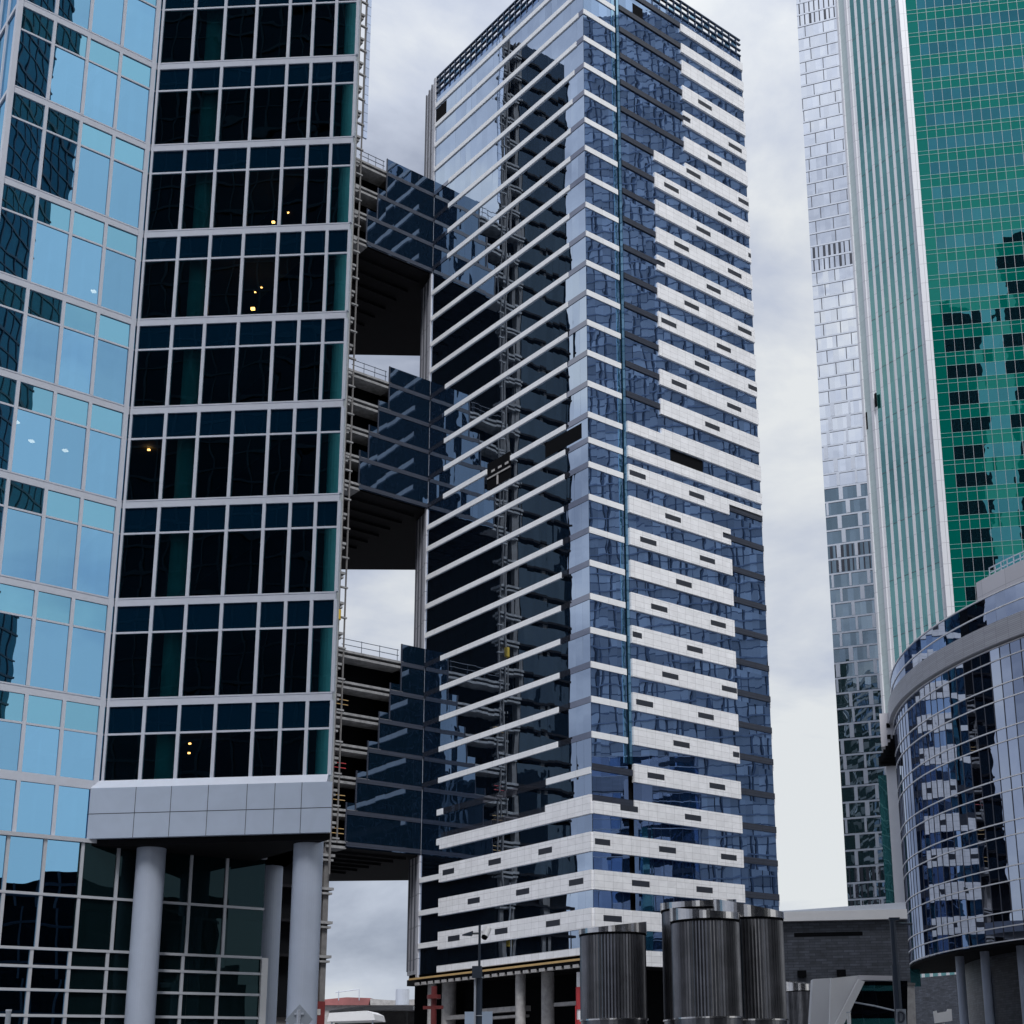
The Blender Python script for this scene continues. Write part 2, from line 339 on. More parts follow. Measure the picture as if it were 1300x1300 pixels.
# the vertical slot on the right face
parts('slot', 'tealglass', tower, [FB_(FRt, 4.75, 5.15, 36, 143, -.3, .06), FB_(FRt, 5.62, 6.02, 36, 143, -.5, .04)])
part('slot_recess', 'black', tower, lambda m: m.fbox(FRt, 5.3, 6.12, 36, 143, -.55, -.45))
def ventc(b):
    if b > 72.5: c = 27.19 - 4.2 * ((126.68 - b) / 4.09)
    else: c = 7.5 - 4.2 * round((71.15 - b) / 4.13)
    return c % 9.92
for b in BS:
    h = {141.7: 1.27, 138.28: 1.46, 74.3: 1.42}.get(b, 2.15)
    vs = 17.25 if b > 120 else 11.65 if b > 78 else 6.1 if b > 28 else 0
    ve = 23.35 if b < 70 else LV
    segs = [(vs, ve, b, b + h)]; dark = []
    r1, r2 = b + .72, b + 1.45
    if b == 126.68: segs = [(17.25, 18.6, b, r1 - .05), (17.25, 18.6, r2, b + h), (18.6, LV, b, b + h)]
    if b == 118.5: segs = [(11.65, 17.3, b, b + 1.4), (17.3, LV, b, b + h)]
    if b == 102.14: segs = [(11.65, 13.1, b, r1), (11.65, 13.1, r2, b + h), (13.1, LV, b, b + h)]
    if b == 77.6: segs = [(6.1, 11.7, b, b + 1.4), (11.7, LV, b, b + h)]
    if b == 71.15: segs = [(6.1, 23.2, b, b + h), (23.2, LV, r2, b + h)]
    if b == 67.0: segs = [(6.1, 21.85, b, b + h), (21.85, 23.3, b, r1), (21.85, 23.3, r2, b + h)]
    if b == 29.65: segs = [(0, 6.0, b, b + 1.4), (6.0, ve, b, b + h)]
    if b > 30 and vs > 6.2: dark.append((6.1, vs))
    if b <= 71.15 and b != 67.0: dark.append((23.4 if b < 70 else 23.25, LV))
    if b == 67.0: dark.append((21.9, LV))
    if b == 126.68: dark = [(6.1, 18.55)]
    if b == 102.14: dark = [(6.1, 13.05)]
    if b == 33.9: dark.append((.05, 5.95))
    part('stone_band', 'stone', tower, lambda m: [m.fbox(FRt, a, c, z0, z1, -.2, .28) for a, c, z0, z1 in segs])
    parts('dark_band', 'darkband', tower, [FB_(FRt, a, c, r1 - .04, r2 - .02, -.2, .16) for a, c in dark])
    if b == 29.65: part('dark_band', 'darkband', tower, lambda m: m.fbox(FRt, .05, 5.95, b + 1.42, b + 2.12, -.2, .16))
    if 38 < b < 143:
        part('corner_band', 'band', tower, lambda m: m.fbox(FRt, .0, 5.33, b, b + .74, -.2, .12))
    if b not in (141.7, 138.28, 74.3, 134.86, 77.6) and b < 131:
        c = ventc(b)
        for q in range(4):
            a0, a1 = c + 9.92 * q - 1.32, c + 9.92 * q + 1.32
            lo, hi = max(a0, segs[0][0] + .1), min(a1, segs[-1][1] - .06)
            if any(d0 - .1 < hi and lo < d1 for d0, d1 in dark) or hi - lo < .5: continue
            part('vent', 'vent', tower, lambda m: m.fbox(FRt, lo, hi, r1 + .02, r2 - .04, .1, .286))
def uR(z): return float(np.interp(z, [30, 40, 57, 75, 86, 119, 135, 142], [6.4, 5.9, 5.23, 4.25, 3.8, 2.7, .9, .3]))
bridged = {126.68, 122.59, 118.5, 114.41, 93.96, 89.87, 85.78, 81.69, 77.6, 54.68, 50.58, 46.49, 42.4, 38.3}
for b in BS:
    uL = 30.9 if b in bridged else 34.7
    if b > 35:
        sg = [(uR(b), uL)] if b != 77.6 else [(uR(b), 15.5), (20.7, uL)]
        parts('left_band', 'band', tower, [FB_(FL, a, c, b, b + .68, -.2, .15) for a, c in sg])
        parts('spandrel', 'greyglass', tower, [FB_(FL, .0, uR(b) - .02, b, b + .72, -.2, .08)] + ([FB_(FL, uL + .02, 34.78, b + .02, b + .66, -.2, .08)] if uL < 34 else []))
    elif b == 33.9:
        parts('left_band', 'band', tower, [FB_(FL, .12, 8.2, b + .3, b + 1.05, -.2, .15), FB_(FL, 29.75, 31.1, b + .2, b + .95, -.2, .15)])
        part('spandrel', 'greyglass', tower, lambda m: m.fbox(FL, 8.25, 29.7, b + .2, b + 1.0, -.2, .08))
    else:
        h = 1.4 if b == 29.65 else 2.15
        part('left_stone_band', 'stone', tower, lambda m: (m.fbox(FL, .0, 30.15, b, b + h, -.2, .28),
             m.fbox(FL, .0, 8.2, b + 1.4, b + 2.15, -.2, .28) if b == 29.65 else None, m.fbox(FL, 30.15, 31.0, b + .6, b + 1.4, -.2, .2) if b == 29.65 else None))
        if b == 29.65: part('spandrel', 'greyglass', tower, lambda m: m.fbox(FL, 8.25, 30.1, b + 1.42, b + 2.1, -.2, .08))
        else:
            part('left_band', 'band', tower, lambda m: m.fbox(FL, 30.3, 34.8, b + .45, b + 1.1, -.2, .2))
            c0 = {25.45: 8.2, 21.25: 2.6, 17.1: 6.8}[b]
            for q in range(3):
                a0 = c0 + 9.9 * q
                part('vent', 'vent', tower, lambda m: m.fbox(FL, a0 - 1.28, a0 + 1.28, b + .74, b + 1.42, .1, .286))
part('base_band', 'stone', tower, lambda m: m.fbox(FL, 1.0, 30.3, 14.3, 15.1, -.2, .28))
part('base_band', 'stone', tower, lambda m: m.fbox(FRt, 2, LV, 13.2, 14.9, -.2, .28))
# open, unglazed bays on the left face
parts('open_bay', 'black', tower, [FB_(FL, 15.5, 20.7, 75.3, 79.0, -.5, .03), FB_(FL, 1.2, 8.3, 75.35, 77.3, -.5, .03), FB_(FL, 32.0, 34.7, 138.9, 141.4, -.5, .03)])
parts('open_bay', 'black', tower, [FB_(FRt, 8.6, 10.4, 139.6, 141.5, -.5, .03), FB_(FRt, 13.3, 18.9, 75.75, 77.5, -.5, .03)])
parts('bay_ledge', 'concrete', tower, [FB_(FL, 16 + k * 1.5, 16.7 + k * 1.5, 77.45, 77.75, -.1, .1) for k in range(3)] + [FB_(FL, 15.6, 20.6, 76.75, 76.95, -.1, .12), FB_(FL, 18.2, 18.5, 75.4, 76.7, -.1, .1)])
# crown lattice
def crown(m):
    for F, n in ((FL, LU), (FRt, LV)):
        for z in (147.1, 146.3, 145.35, 144.4): m.fbox(F, 0.02, n, z - .09, z + .09, -.28, .05)
        k = 0
        while k < n + .1: m.fbox(F, min(k, n - .1), min(k, n - .1) + .12, 143.3, 147.0, -.25, 0.02); k += 1.36
part('crown_lattice', 'crown', tower, crown)
part('crown_glass', 'tright', tower, lambda m: (m.panes(FL, 0, LU, 143.3, 144.35, 1.36, -.12), m.panes(FRt, 0, LV, 143.3, 144.35, 1.36, -.12)))
def crownp(m):
    for F, n in ((FL, LU), (FRt, LV)):
        k = 0; t = 0
        while k < n - 1:
            m.panes(F, k + .5, k + 1.36, 144.55 if t % 2 else 145.5, 145.25 if t % 2 else 146.2, 2, -.14); k += 1.36; t += 1
part('crown_glass', 'tealglass', tower, crownp)
FC = Fr(Bp, (Cp - Bp) / np.linalg.norm(Cp - Bp), (-.886, -.464))
LCn = float(np.linalg.norm(Cp - Bp))
part('end_wall', 'palegrey', tower, lambda m: (m.fbox(FC, .02, LCn, BOT + .5, 147, -.4, .0), m.fbox(FC, .02, .55, BOT, 147, -.1, .25)))
parts('end_wall_fin', 'joint', tower, [FB_(FC, LCn - k, LCn - k + .25, BOT + 1, 147.2, 0, .12) for k in (.3, 1.6, 2.9)])
# underside and open ground floor
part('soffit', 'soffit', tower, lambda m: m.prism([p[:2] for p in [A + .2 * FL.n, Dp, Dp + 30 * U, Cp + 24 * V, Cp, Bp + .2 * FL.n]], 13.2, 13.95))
part('edge_strip', 'tan', tower, lambda m: m.fbox(FL, .4, 36.5, 13.72, 13.95, .2, .4))
parts('soffit_rib', 'concrete', tower, [FB_(FL, .8 + k * 1.52, 1.75 + k * 1.52, 13.0, 13.35, -.2, .32) for k in range(23)])
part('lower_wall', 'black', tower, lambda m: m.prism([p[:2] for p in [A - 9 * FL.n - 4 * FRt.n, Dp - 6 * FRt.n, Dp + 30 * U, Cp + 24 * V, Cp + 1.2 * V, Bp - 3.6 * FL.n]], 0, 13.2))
def colm(s, r, mat, z1=13.2, dep=-1.2):
    q = FL.p(s, 0, dep); return part('column', mat, tower, lambda m: m.cyl(q[0], q[1], 0, z1, r, 20))
for sx_, r, dp_ in ((33.2, .55, -1.), (31.2, .9, -2.2), (14.6, .6, -1.), (11.8, .75, -2.8)): colm(sx_, r, 'concrete', 13.2, dp_)
parts('slab_edge', 'concrete', tower, [FB_(FL, 15.3, 24, 9.0, 9.6, -3, -1.6), FB_(FL, 24.6, 31, 8.6, 9.1, -2.6, -1.4), FB_(FL, 15.3, 23, 8.3, 8.6, -2.8, -1.6), FB_(FL, 4.6, 11, 9.3, 9.7, -4, -3)])
q = FL.p(3.6, 0, -1.0)
wc = thing('striped_column', 'red and white hooped column under the right end of the banded tower', 'column', q)
part('shaft', 'whitepaint', wc, lambda m: m.cyl(q[0], q[1], 0, 12.6, .42, 20))
for z0, z1 in ((8.6, 11.0), (7.0, 7.5), (5.2, 5.5), (3.6, 3.9), (2.0, 2.4)):
    part('red_hoop', 'redpaint', wc, lambda m: m.cyl(q[0], q[1], z0, z1, .5, 20))
part('red_rail', 'redpaint', wc, lambda m: m.tube([(q[0] + .5, q[1] - .3, 0), (q[0] + .5, q[1] - .3, 9)], .07))
part('red_rail', 'redpaint', wc, lambda m: m.tube([(q[0] - .5, q[1] - .3, 0), (q[0] - .5, q[1] - .3, 9)], .07))

# ------------------------------------------------------------------ unfinished tower behind (left of the bridges)
FB = Fr(Bp, -V, -U)                 # side wall plane, s runs to the left
unf = thing('unfinished_tower', 'unfinished concrete tower with bare slab edges, behind the blue glass office block', 'tower', FB.p(14, 0, 0))
HN = 162
near_corner = FB.p(25.2, 0, 0)
part('core', 'black', unf, lambda m: m.prism([p[:2] for p in [FB.p(12.9, 0, -1.4), FB.p(25.2, 0, -1.4), FB.p(27, 0, -40), FB.p(12.9, 0, -40)]], 9, 124))
part('upper_core', 'black', unf, lambda m: m.prism([p[:2] for p in [FB.p(12.9, 0, -1.4), FB.p(25.2, 0, -1.4), V3(-66, 165, 0), V3(-66, 171, 0), FB.p(13.2, 0, -2.2)]], 124.1, HN))
zf = [114.41 + 4.09 * k for k in range(-24, 12)]
for z in zf:
    part('slab', 'slabedge', unf, lambda m: m.fbox(FB, 12.35, 15.7, z - .32, z, -2.4, .05))
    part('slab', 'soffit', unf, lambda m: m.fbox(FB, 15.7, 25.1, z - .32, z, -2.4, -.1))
    part('edge_beam', 'slabedge', unf, lambda m: m.fbox(FB, 12.5, 15.6, z - .85, z - .6, -1.6, -.05))
for z in zf[3:]:
    part('window_band', 'sitewin', unf, lambda m: m.panes(FB, 15.8, 25.1, z + .02, z + 3.2, 1.35, -.35))
FN2 = Fr(near_corner, -U, -V)
parts('front_wall', 'sitewin', unf, [(lambda m, z=z: m.panes(FN2, -10, -.1, z + .02, z + 3.7, 1.35, -.3)) for z in zf[3:]])
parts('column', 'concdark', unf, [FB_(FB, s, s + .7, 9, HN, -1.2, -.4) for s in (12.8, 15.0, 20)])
parts('bracket', 'slabedge', unf, [FB_(FB, 11.9, 12.9, z + 1.9, z + 2.1, -.2, .15) for z in zf[3:]])
parts('guide_rail', 'concdark', unf, [FB_(FB, 13.05, 13.25, 26, HN, .05, .25), FB_(FB, 12.1, 12.25, 30, HN, -.1, .1)])
part('hoist_screen', 'bluepanel', unf, lambda m: m.fbox(FB, 11.35, 12.0, 130.9, HN, -.3, .0))
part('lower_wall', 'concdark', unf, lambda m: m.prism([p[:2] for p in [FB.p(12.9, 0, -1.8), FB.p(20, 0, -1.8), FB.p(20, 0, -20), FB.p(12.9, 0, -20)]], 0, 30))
parts('patched_wall', 'concrete', unf, [FB_(FB, 13.6, 15.4, 24.2, 27.8, -1.7, -1.2), FB_(FB, 13.7, 14.9, 20.2, 21.9, -1.6, -1.2), FB_(FB, 13.6, 14.6, 12.5, 15.4, -1.6, -1.1)])
parts('wrapped_duct', 'silver', unf, [FB_(FB, 12.9, 13.4, 12.0, 17.0, -.9, -.5), FB_(FB, 13.6, 14.3, 16.6, 19.3, -1.4, -1.0)])
part('site_cabin', 'darkred', unf, lambda m: m.fbox(FB, 13.0, 15.6, 6.2, 10.8, -1.6, .1))
parts('cabin_window', 'concrete', unf, [FB_(FB, 13.6, 14.9, 9.2, 9.9, -.2, .14), FB_(FB, 13.6, 14.9, 7.0, 7.7, -.2, .14)])
parts('warning_lamp', 'yellow', unf, [lambda m: m.cyl(*FB.p(14.6, 0, -.9)[:2], 18.6, 19.6, .5, 14), lambda m: m.cyl(*FB.p(13.35, 0, .3)[:2], 58.6, 59.9, .42, 14)])
part('site_pipe', 'slabedge', unf, lambda m: m.tube([FB.p(14.2, 9, .2), FB.p(14.2, 27, .2)], .12))
rail = thing('yellow_railing', 'yellow guard rail at the foot of the bare concrete floors', 'railing', FB.p(13, 5, .5))
parts('rail', 'yellow', rail, [(lambda m, z=z: m.tube([FB.p(14.2, z, .6), FB.p(12.0, z, .6)], .06)) for z in (6.0, 6.7, 7.4)])
for s in (14.2, 13.1, 12.0):
    part('post', 'yellow', rail, lambda m: m.tube([FB.p(s, 0, .6), FB.p(s, 7.5, .6)], .06))

# ------------------------------------------------------------------ the three glazed bridges
def bridge(slabs, starts, ztop, label):
    zb = slabs[-1] - .75
    t = thing('skybridge', label, 'skybridge', FB.p(6, zb, 0), 'glazed bridges joining the two towers')
    poly = [FB.p(.25, 0, -.5), FB.p(13.6, 0, -.5), FB.p(13.6, 0, -3), V3(-52, 198, 0), V3(-33.4, 199.4, 0)]
    inner = [FB.p(.25, 0, -3.2), FB.p(13.6, 0, -3.2), V3(-52, 197.8, 0), V3(-33.4, 199.2, 0)]
    part('body', 'black', t, lambda m: m.prism([p[:2] for p in inner], zb + .5, slabs[0] - .4))
    part('soffit', 'soffit', t, lambda m: m.prism([p[:2] for p in poly], zb, zb + .4))
    # joists under the soffit
    parts('joist', 'soffit', t, [(lambda m, k=k: m.fbox(FB, .4, 13.2, zb - .3, zb + .02, -3.3 - k * 3.1, -3 - k * 3.1)) for k in range(6)])
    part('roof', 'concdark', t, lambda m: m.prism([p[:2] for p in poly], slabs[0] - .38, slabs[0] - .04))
    for i, z in enumerate(slabs):
        st = starts[max(0, i - 1)]
        part('slab_edge', 'slabedge', t, lambda m: m.fbox(FB, st - .3, 13.55, z - .3, z, -2.9, .04))
        part('edge_beam', 'slabedge', t, lambda m: m.fbox(FB, st - .2, 13.5, z - .95, z - .62, -2.6, -.06))
        part('dark_spandrel', 'darkband', t, lambda m: m.fbox(FB, .1, starts[min(i, len(starts) - 1)] - .06, z - .62, z - .05, -.3, .07))
        if i < len(slabs) - 1:
            s1 = starts[i]; zlo = slabs[i + 1]; zhi = z + (.9 if i else ztop - z)
            part('glass_panel', 'bridgeglass', t, lambda m: (m.panes(FB, .05, s1, zlo - .3, z - .3, 1.3, .02), m.panes(FB, .05 if not i else starts[i - 1] + .02, s1, z - .3, zhi, 1.3, .02)))
            part('edge_post', 'darkband', t, lambda m: m.fbox(FB, s1 - .04, s1 + .1, zlo, zhi, -.1, .1))
    part('bottom_fascia', 'bridgeglass', t, lambda m: m.panes(FB, .05, starts[-1], zb, slabs[-1] - .3, 1.3, .02))
    part('guard_rail', 'lampmetal', t, lambda m: [m.tube([FB.p(12.4, slabs[0] + k, -.1), FB.p(starts[0] + .4, slabs[0] + k, -.1)], .05) for k in (.75, 1.5)] +
         [m.tube([FB.p(s, slabs[0], -.1), FB.p(s, slabs[0] + 1.6, -.1)], .04) for s in np.linspace(starts[0] + .6, 12.2, 4)])
    if len(slabs) > 5:
        for (z, c) in ((47.9, 'tan'), (39.7, 'redpaint'), (35.6, 'tan'), (31.4, 'tan')):
            parts('site_rail', c, t, [(lambda m, k=k: m.tube([FB.p(11.2, z - .2 + k, -.1), FB.p(13.5, z - .2 + k, -.1)], .05)) for k in (0, .6)])
    return t
bridge([127.1, 122.9, 118.8, 114.7], [7.95, 9.3, 10.9], 129.2, 'uppermost dark glass bridge, its bare slab ends unfinished at left')
bridge([94.4, 90.3, 86.2, 82.1, 78.2], [6.6, 8.15, 9.5, 10.8], 96.8, 'middle dark glass bridge between the two sky gaps')
bridge([54.9, 50.8, 46.7, 42.6, 38.5, 34.3, 30.3], [3.6, 5.2, 6.7, 8.2, 9.7, 11.0], 57.3, 'lowest and tallest dark glass bridge, its stepped glazing left unfinished')

# ------------------------------------------------------------------ near glass office block
kS = 52.4 / 68
kz = lambda z: 1.7 + (z - 1.7) * kS
E0 = aty(446, 230, 52.4); E0[2] = 0
W = V3(math.cos(-.0323), math.sin(-.0323), 0); nW = V3(W[1], -W[0], 0)
FW = Fr(E0, W, nW)
sK = -11.72 * kS
K = FW.p(sK, 0, 0)
VL = V3(math.cos(.7466), math.sin(.7466), 0); nl = V3(VL[1], -VL[0], 0)
FK = Fr(K, -VL, nl)
off = thing('glass_office_block', 'blue-teal glass office block with pale grid frames on round columns, nearest at left', 'office building', K)
tops = [kz(z) for z in (81.8, 76.2, 70.6, 65.0, 59.37, 53.85, 48.22, 42.66, 37.3, 31.8, 26.26, 20.81, 16.45)]
sR = [x * kS for x in (-11.72, -9.67, -7.86, -5.98, -4.01, -2.6, -1.24, .02)]
sL = [x * kS for x in (0, 2.13, 3.97, 5.84, 7.72)]
sEnd = sL[-1]
Lend = FK.p(sEnd, 0, 0); Kin = K - .25 * nW * 0
def inset_poly(d, back):
    def corner(q):      # point behind both glass planes by q
        k = FW.hit2(K - q * nl, -VL, -q); return k
    c = FW.p(-.15 - d * .9, 0, -d); c2 = FW.p(-.15 - back * .9, 0, -back)
    return [FK.p(sEnd - .1, 0, -d)[:2], corner(d)[:2], c[:2], c2[:2], FW.p(-.5 - back * 1.6, 0, -back - 3)[:2], FK.p(sEnd - .1, 0, -back)[:2]]
floors = list(zip(tops[:-1], tops[1:]))
bw, bu = .22, .13          # band below / above line
for i, (t, b) in enumerate(floors):
    tz = t - 1.75 * kS
    last = i == len(floors) - 1
    for F, ss, mat in ((FW, sR, 'nearR'), (FK, sL, 'nearL')):
        part('window_band', mat, off, lambda m: [m.panes(F, ss[j], ss[j + 1], b, tz, 9, 0, .004) for j in range(len(ss) - 1)])
        part('spandrel_panes', 'spandR' if F is FW else 'spandL', off, lambda m: [m.panes(F, ss[j], ss[j + 1], tz, t, 9, 0, .004) for j in range(len(ss) - 1)])  # spandrel panes: reflected tone put into a second glass colour
        def frame(m):
            e0, e1 = ss[0] + .04, ss[-1]
            if not (last and F is FW):
                pass
            m.fbox(F, e0, e1, t - bw, t + .04, -.06, .06); m.fbox(F, e0, e1, t + .04, t + .07, -.06, .02); m.fbox(F, e0, e1, t + .07, t + bu, -.06, .06)
            m.fbox(F, e0, e1, tz - .04, tz + .04, -.06, .045)
            for j, s in enumerate(ss):
                if j == 0: continue
                m.fbox(F, s - .068, s + .068, b + bu + .001, t - bw - .001, -.1, .065)
        part('window_frame', 'frame', off, frame)
    part('corner_post', 'frame', off, lambda m: (m.fbox(FK, .08, .27, b, t - .001, -.08, .08), m.fbox(FW, sR[0] + .06, sR[0] + .16, b, t - .001, -.08, .07)))
    part('floor_slab', 'ceil', off, lambda m: m.prism(inset_poly(.16, 9.5), t - .25, t + .1))
for s in (-8.95, -.75):
    q = FW.p(s * kS, 0, -1.1); part('interior_column', 'interior', off, lambda m: m.cyl(q[0], q[1], kz(16.5), tops[0], .42, 24))
for s in (-5.0, -2.9):
    q = FW.p(s * kS, 0, -5.2); part('interior_column', 'interior', off, lambda m: m.cyl(q[0], q[1], kz(16.5), tops[0], .4, 20))
part('core', 'concdark', off, lambda m: m.prism(inset_poly(9.3, 16), 0, tops[0]))
part('roof', 'ceil', off, lambda m: m.prism(inset_poly(.1, 16), tops[0] + .25, tops[0] + .6))
pl = inset_poly(.1, 16)
# lamps seen through the glass
def lampat(pxx, pyy, depth, r, mat='lamp'):
    q = onplane(pxx, pyy, FW.p(0, 0, -depth), nW)
    part('interior_lamp', mat, off, lambda m, r=r * .75: m.box(q[0] - r * 1.6, q[0] + r * 1.6, q[1] - r, q[1] + r, q[2] - r, q[2] + r))
for a in ((347, 282, 2.5, .055), (321, 392, 2.5, .07), (332, 365, 3, .03), (366, 270, 3.2, .035), (189, 571, 3, .045), (241, 944, 4, .04), (240, 956, 4, .04), (324, 371, 2.6, .03), (373, 266, 3, .03)): lampat(*a)
for pxx, pyy in ((119, 370), (40, 560), (83, 572), (21, 536)):
    q = onplane(pxx, pyy, FK.p(0, 0, -2.5), nl); part('interior_lamp', 'lampw', off, lambda m: m.box(q[0] - .09, q[0] + .09, q[1] - .1, q[1] + .1, q[2] - .03, q[2] + .03))
# the left face runs one row lower, beside the fascia
part('window_band', 'nearL', off, lambda m: [m.panes(FK, sL[j], sL[j + 1], kz(13.6), kz(16.45), 9, 0, .004) for j in range(4)])
part('window_frame', 'frame', off, lambda m: [m.fbox(FK, s - .068, s + .068, kz(13.6), kz(16.45) - bw - .001, -.1, .065) for s in sL[1:]] + [m.fbox(FK, .1, sEnd, kz(16.45) - bw, kz(16.45) + bu, -.06, .062)])
# the left return facet (pale)
FR3 = Fr(Lend, U, -V)
part('return_glass', 'nearL', off, lambda m: [m.panes(FR3, .2, 8, b, t, 1.3, 0) for t, b in floors])
part('return_frame', 'frame', off, lambda m: [m.fbox(FR3, .15, 8, t - .1, t + .1, -.05, .06) for t, b in floors] + [m.fbox(FR3, s, s + .12, kz(16), tops[0], -.05, .08) for s in (1.5, 2.8, 4.1)])
part('end_post', 'frame', off, lambda m: m.fbox(FR3, -.1, .22, kz(16), tops[0], -.1, .1))
# east return: runs back from the right edge, out of the camera's view
FE = Fr(FW.p(.02 * kS, 0, 0), U, V)
part('side_wall', 'soffit', off, lambda m: m.fbox(FE, 1.0, 13, kz(16.3), tops[0], -.5, -.1))
# fascia over the entrance
zf0, zf1, zfm = kz(13.63), kz(16.2), kz(14.88)
part('fascia', 'fascia', off, lambda m: m.prism([p[:2] for p in (FW.p(-12.0 * kS, 0, .32), FW.p(.3 * kS, 0, .32), FW.p(.3 * kS - 3, 0, -3), FW.p(-11 * kS, 0, -3))], zf0, zf1))
part('fascia_ledge', 'frame', off, lambda m: m.box8([FW.p(-12.0 * kS, zf1, .32), FW.p(.0, zf1, .32), FW.p(.0, zf1, -.2), FW.p(-12.0 * kS, zf1, -.2), FW.p(-12.0 * kS, zf1 + .34, .1), FW.p(.0, zf1 + .34, .1), FW.p(.0, zf1 + .34, -.2), FW.p(-12.0 * kS, zf1 + .34, -.2)]))
part('fascia_joint', 'joint', off, lambda m: [m.fbox(FW, -12.0 * kS, .3 * kS, zfm - .014, zfm + .014, .2, .324)] +
     [m.fbox(FW, s - .012, s + .012, zf0, zf1, .2, .3225) for s in sR[1:-1]])
part('soffit', 'soffit', off, lambda m: m.prism([p[:2] for p in (FW.p(-12.0 * kS, 0, .1), FW.p(.2 * kS, 0, .1), FW.p(.2 * kS - 13, 0, -14), FW.p(-9 * kS, 0, -14))], zf0 - .25, zf0 - .004))
# round columns under the fascia
for s, d, r in ((-9.3, -.9, .55), (-1.23, -.9, .57)):
    q = FW.p(s * kS, 0, d); part('column', 'column', off, lambda m: m.cyl(q[0], q[1], 0, zf0, r, 40))
q = aty(340, 1200, 60.5); part('column', 'column', off, lambda m: m.cyl(q[0], q[1], 0, zf0, .5, 32))
# ground-floor glazing in the plane of the left face
sA = FK.hit(330, 1240)[0]
zl = [FK.hit(20, y)[1] for y in (1133, 1203, 1226, 1256, 1289)]
zlow = [kz(13.5)] + zl + [.3]
upm = [FK.hit(x, y)[0] for x, y in ((8, 1090), (56, 1085), (104, 1085), (150, 1085), (196, 1088), (243, 1088), (288, 1098))]
dn = [FK.hit(x, y)[0] for x, y in ((37, 1240), (86, 1240), (134, 1240), (180, 1240), (230, 1245), (276, 1245))]
part('ground_glass', 'groundglass', off, lambda m: m.panes(FK, sA, .6, .3, kz(13.5), 1.42, 0, .006, rows=4))
part('ground_glass', 'nearL', off, lambda m: m.panes(FK, .6, sEnd, .3, kz(13.5), 1.42, 0, .004, rows=4))
part('ground_frame', 'framelow', off, lambda m: [m.fbox(FK, sA, sEnd, z - .05, z + .05, -.06, .09) for z in zl] + [m.fbox(FK, sA, sEnd, kz(13.5) - .05, kz(13.5) + .1, -.06, .14)] +
     [m.fbox(FK, s - .06, s + .06, zl[1] + .051, kz(13.5) - .051, -.06, .07) for s in upm] + [m.fbox(FK, s - .06, s + .06, .3, zl[1] - .051, -.06, .07) for s in dn])
part('end_pier', 'whitepaint', off, lambda m: m.fbox(FK, sA - .28, sA, 0, zl[1] + .0, -.3, .12))
part('ground_core', 'concdark', off, lambda m: m.prism([p[:2] for p in [FK.p(sA - .2, 0, -4.5), FK.p(sEnd, 0, -4.5), FK.p(sEnd, 0, -8), FK.p(sA - .2, 0, -8)]], 0, kz(13.3)))
part('ground_ceiling', 'soffit', off, lambda m: m.prism([p[:2] for p in [FK.p(sA, 0, -.1), FK.p(sEnd, 0, -.1), FK.p(sEnd, 0, -8), FK.p(sA, 0, -8)]], kz(13.3) + .02, kz(13.5) - .02))

# ------------------------------------------------------------------ far silver tower
dF = math.radians(-18.2); WF = V3(math.cos(dF), math.sin(dF), 0); nF = V3(WF[1], -WF[0], 0)
PF = aty(1068, 1000, 340); FF = Fr(PF, WF, nF)
far = thing('silver_tower', 'slender silver glass tower with staggered panels, behind the green tower', 'tower', (PF[0], PF[1], 0))
WD = 26.0
z = 14.0; rows = []
mech = [(42, 50), (0, 0)]
zt_ = FF.hit(1050, 705)[1]; zt2 = FF.hit(1040, 332)[1]; zt3 = FF.hit(1035, 12)[1]; zt0 = FF.hit(1075, 1130)[1]
fl = 4.05
while z < 335:
    rows.append(z); z += fl
part('core', 'black', far, lambda m: m.prism([p[:2] for p in [FF.p(.1, 0, -.5), FF.p(WD, 0, -.5), FF.p(WD, 0, -24), FF.p(6, 0, -24)]], 0, 338))
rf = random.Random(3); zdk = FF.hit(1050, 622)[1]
for z in rows:
    mc = any(abs(z + fl / 2 - q) < 4.3 for q in (zt_, zt2, zt3, zt0))
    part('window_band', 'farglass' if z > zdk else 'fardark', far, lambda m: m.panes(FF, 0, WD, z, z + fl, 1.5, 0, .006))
    if mc:
        part('louvre', 'darkband', far, lambda m: [m.fbox(FF, s, s + rf.choice((.35, .7)), z + .1, z + fl - .7, -.1, .1) for s in np.arange(.6, WD - 1, 1.45)])
    off0 = rf.uniform(0, 4)
    ss = [off0 + k * rf.uniform(4.6, 5.4) for k in range(5)]
    wv = [x for x in ss if x < WD - 1.5]
    lowz = z < 175
    part('spandrel', 'silver', far, lambda m: (m.fbox(FF, 0, WD, z + fl - .55, z + fl - .1, -.2, .1), [m.fbox(FF, x, x + rf.choice((.6, .85, 1.1)), z + .05, z + fl - .55, -.1, .1) for x in wv] if lowz else None))
    part('spandrel_line', 'joint', far, lambda m: (m.fbox(FF, 0.01, WD, z + fl - .64, z + fl - .551, -.2, .06), [m.fbox(FF, x, x + .22, z + .05, z + fl - .64, -.1, .06) for x in wv] if not lowz else None) if not mc else None)

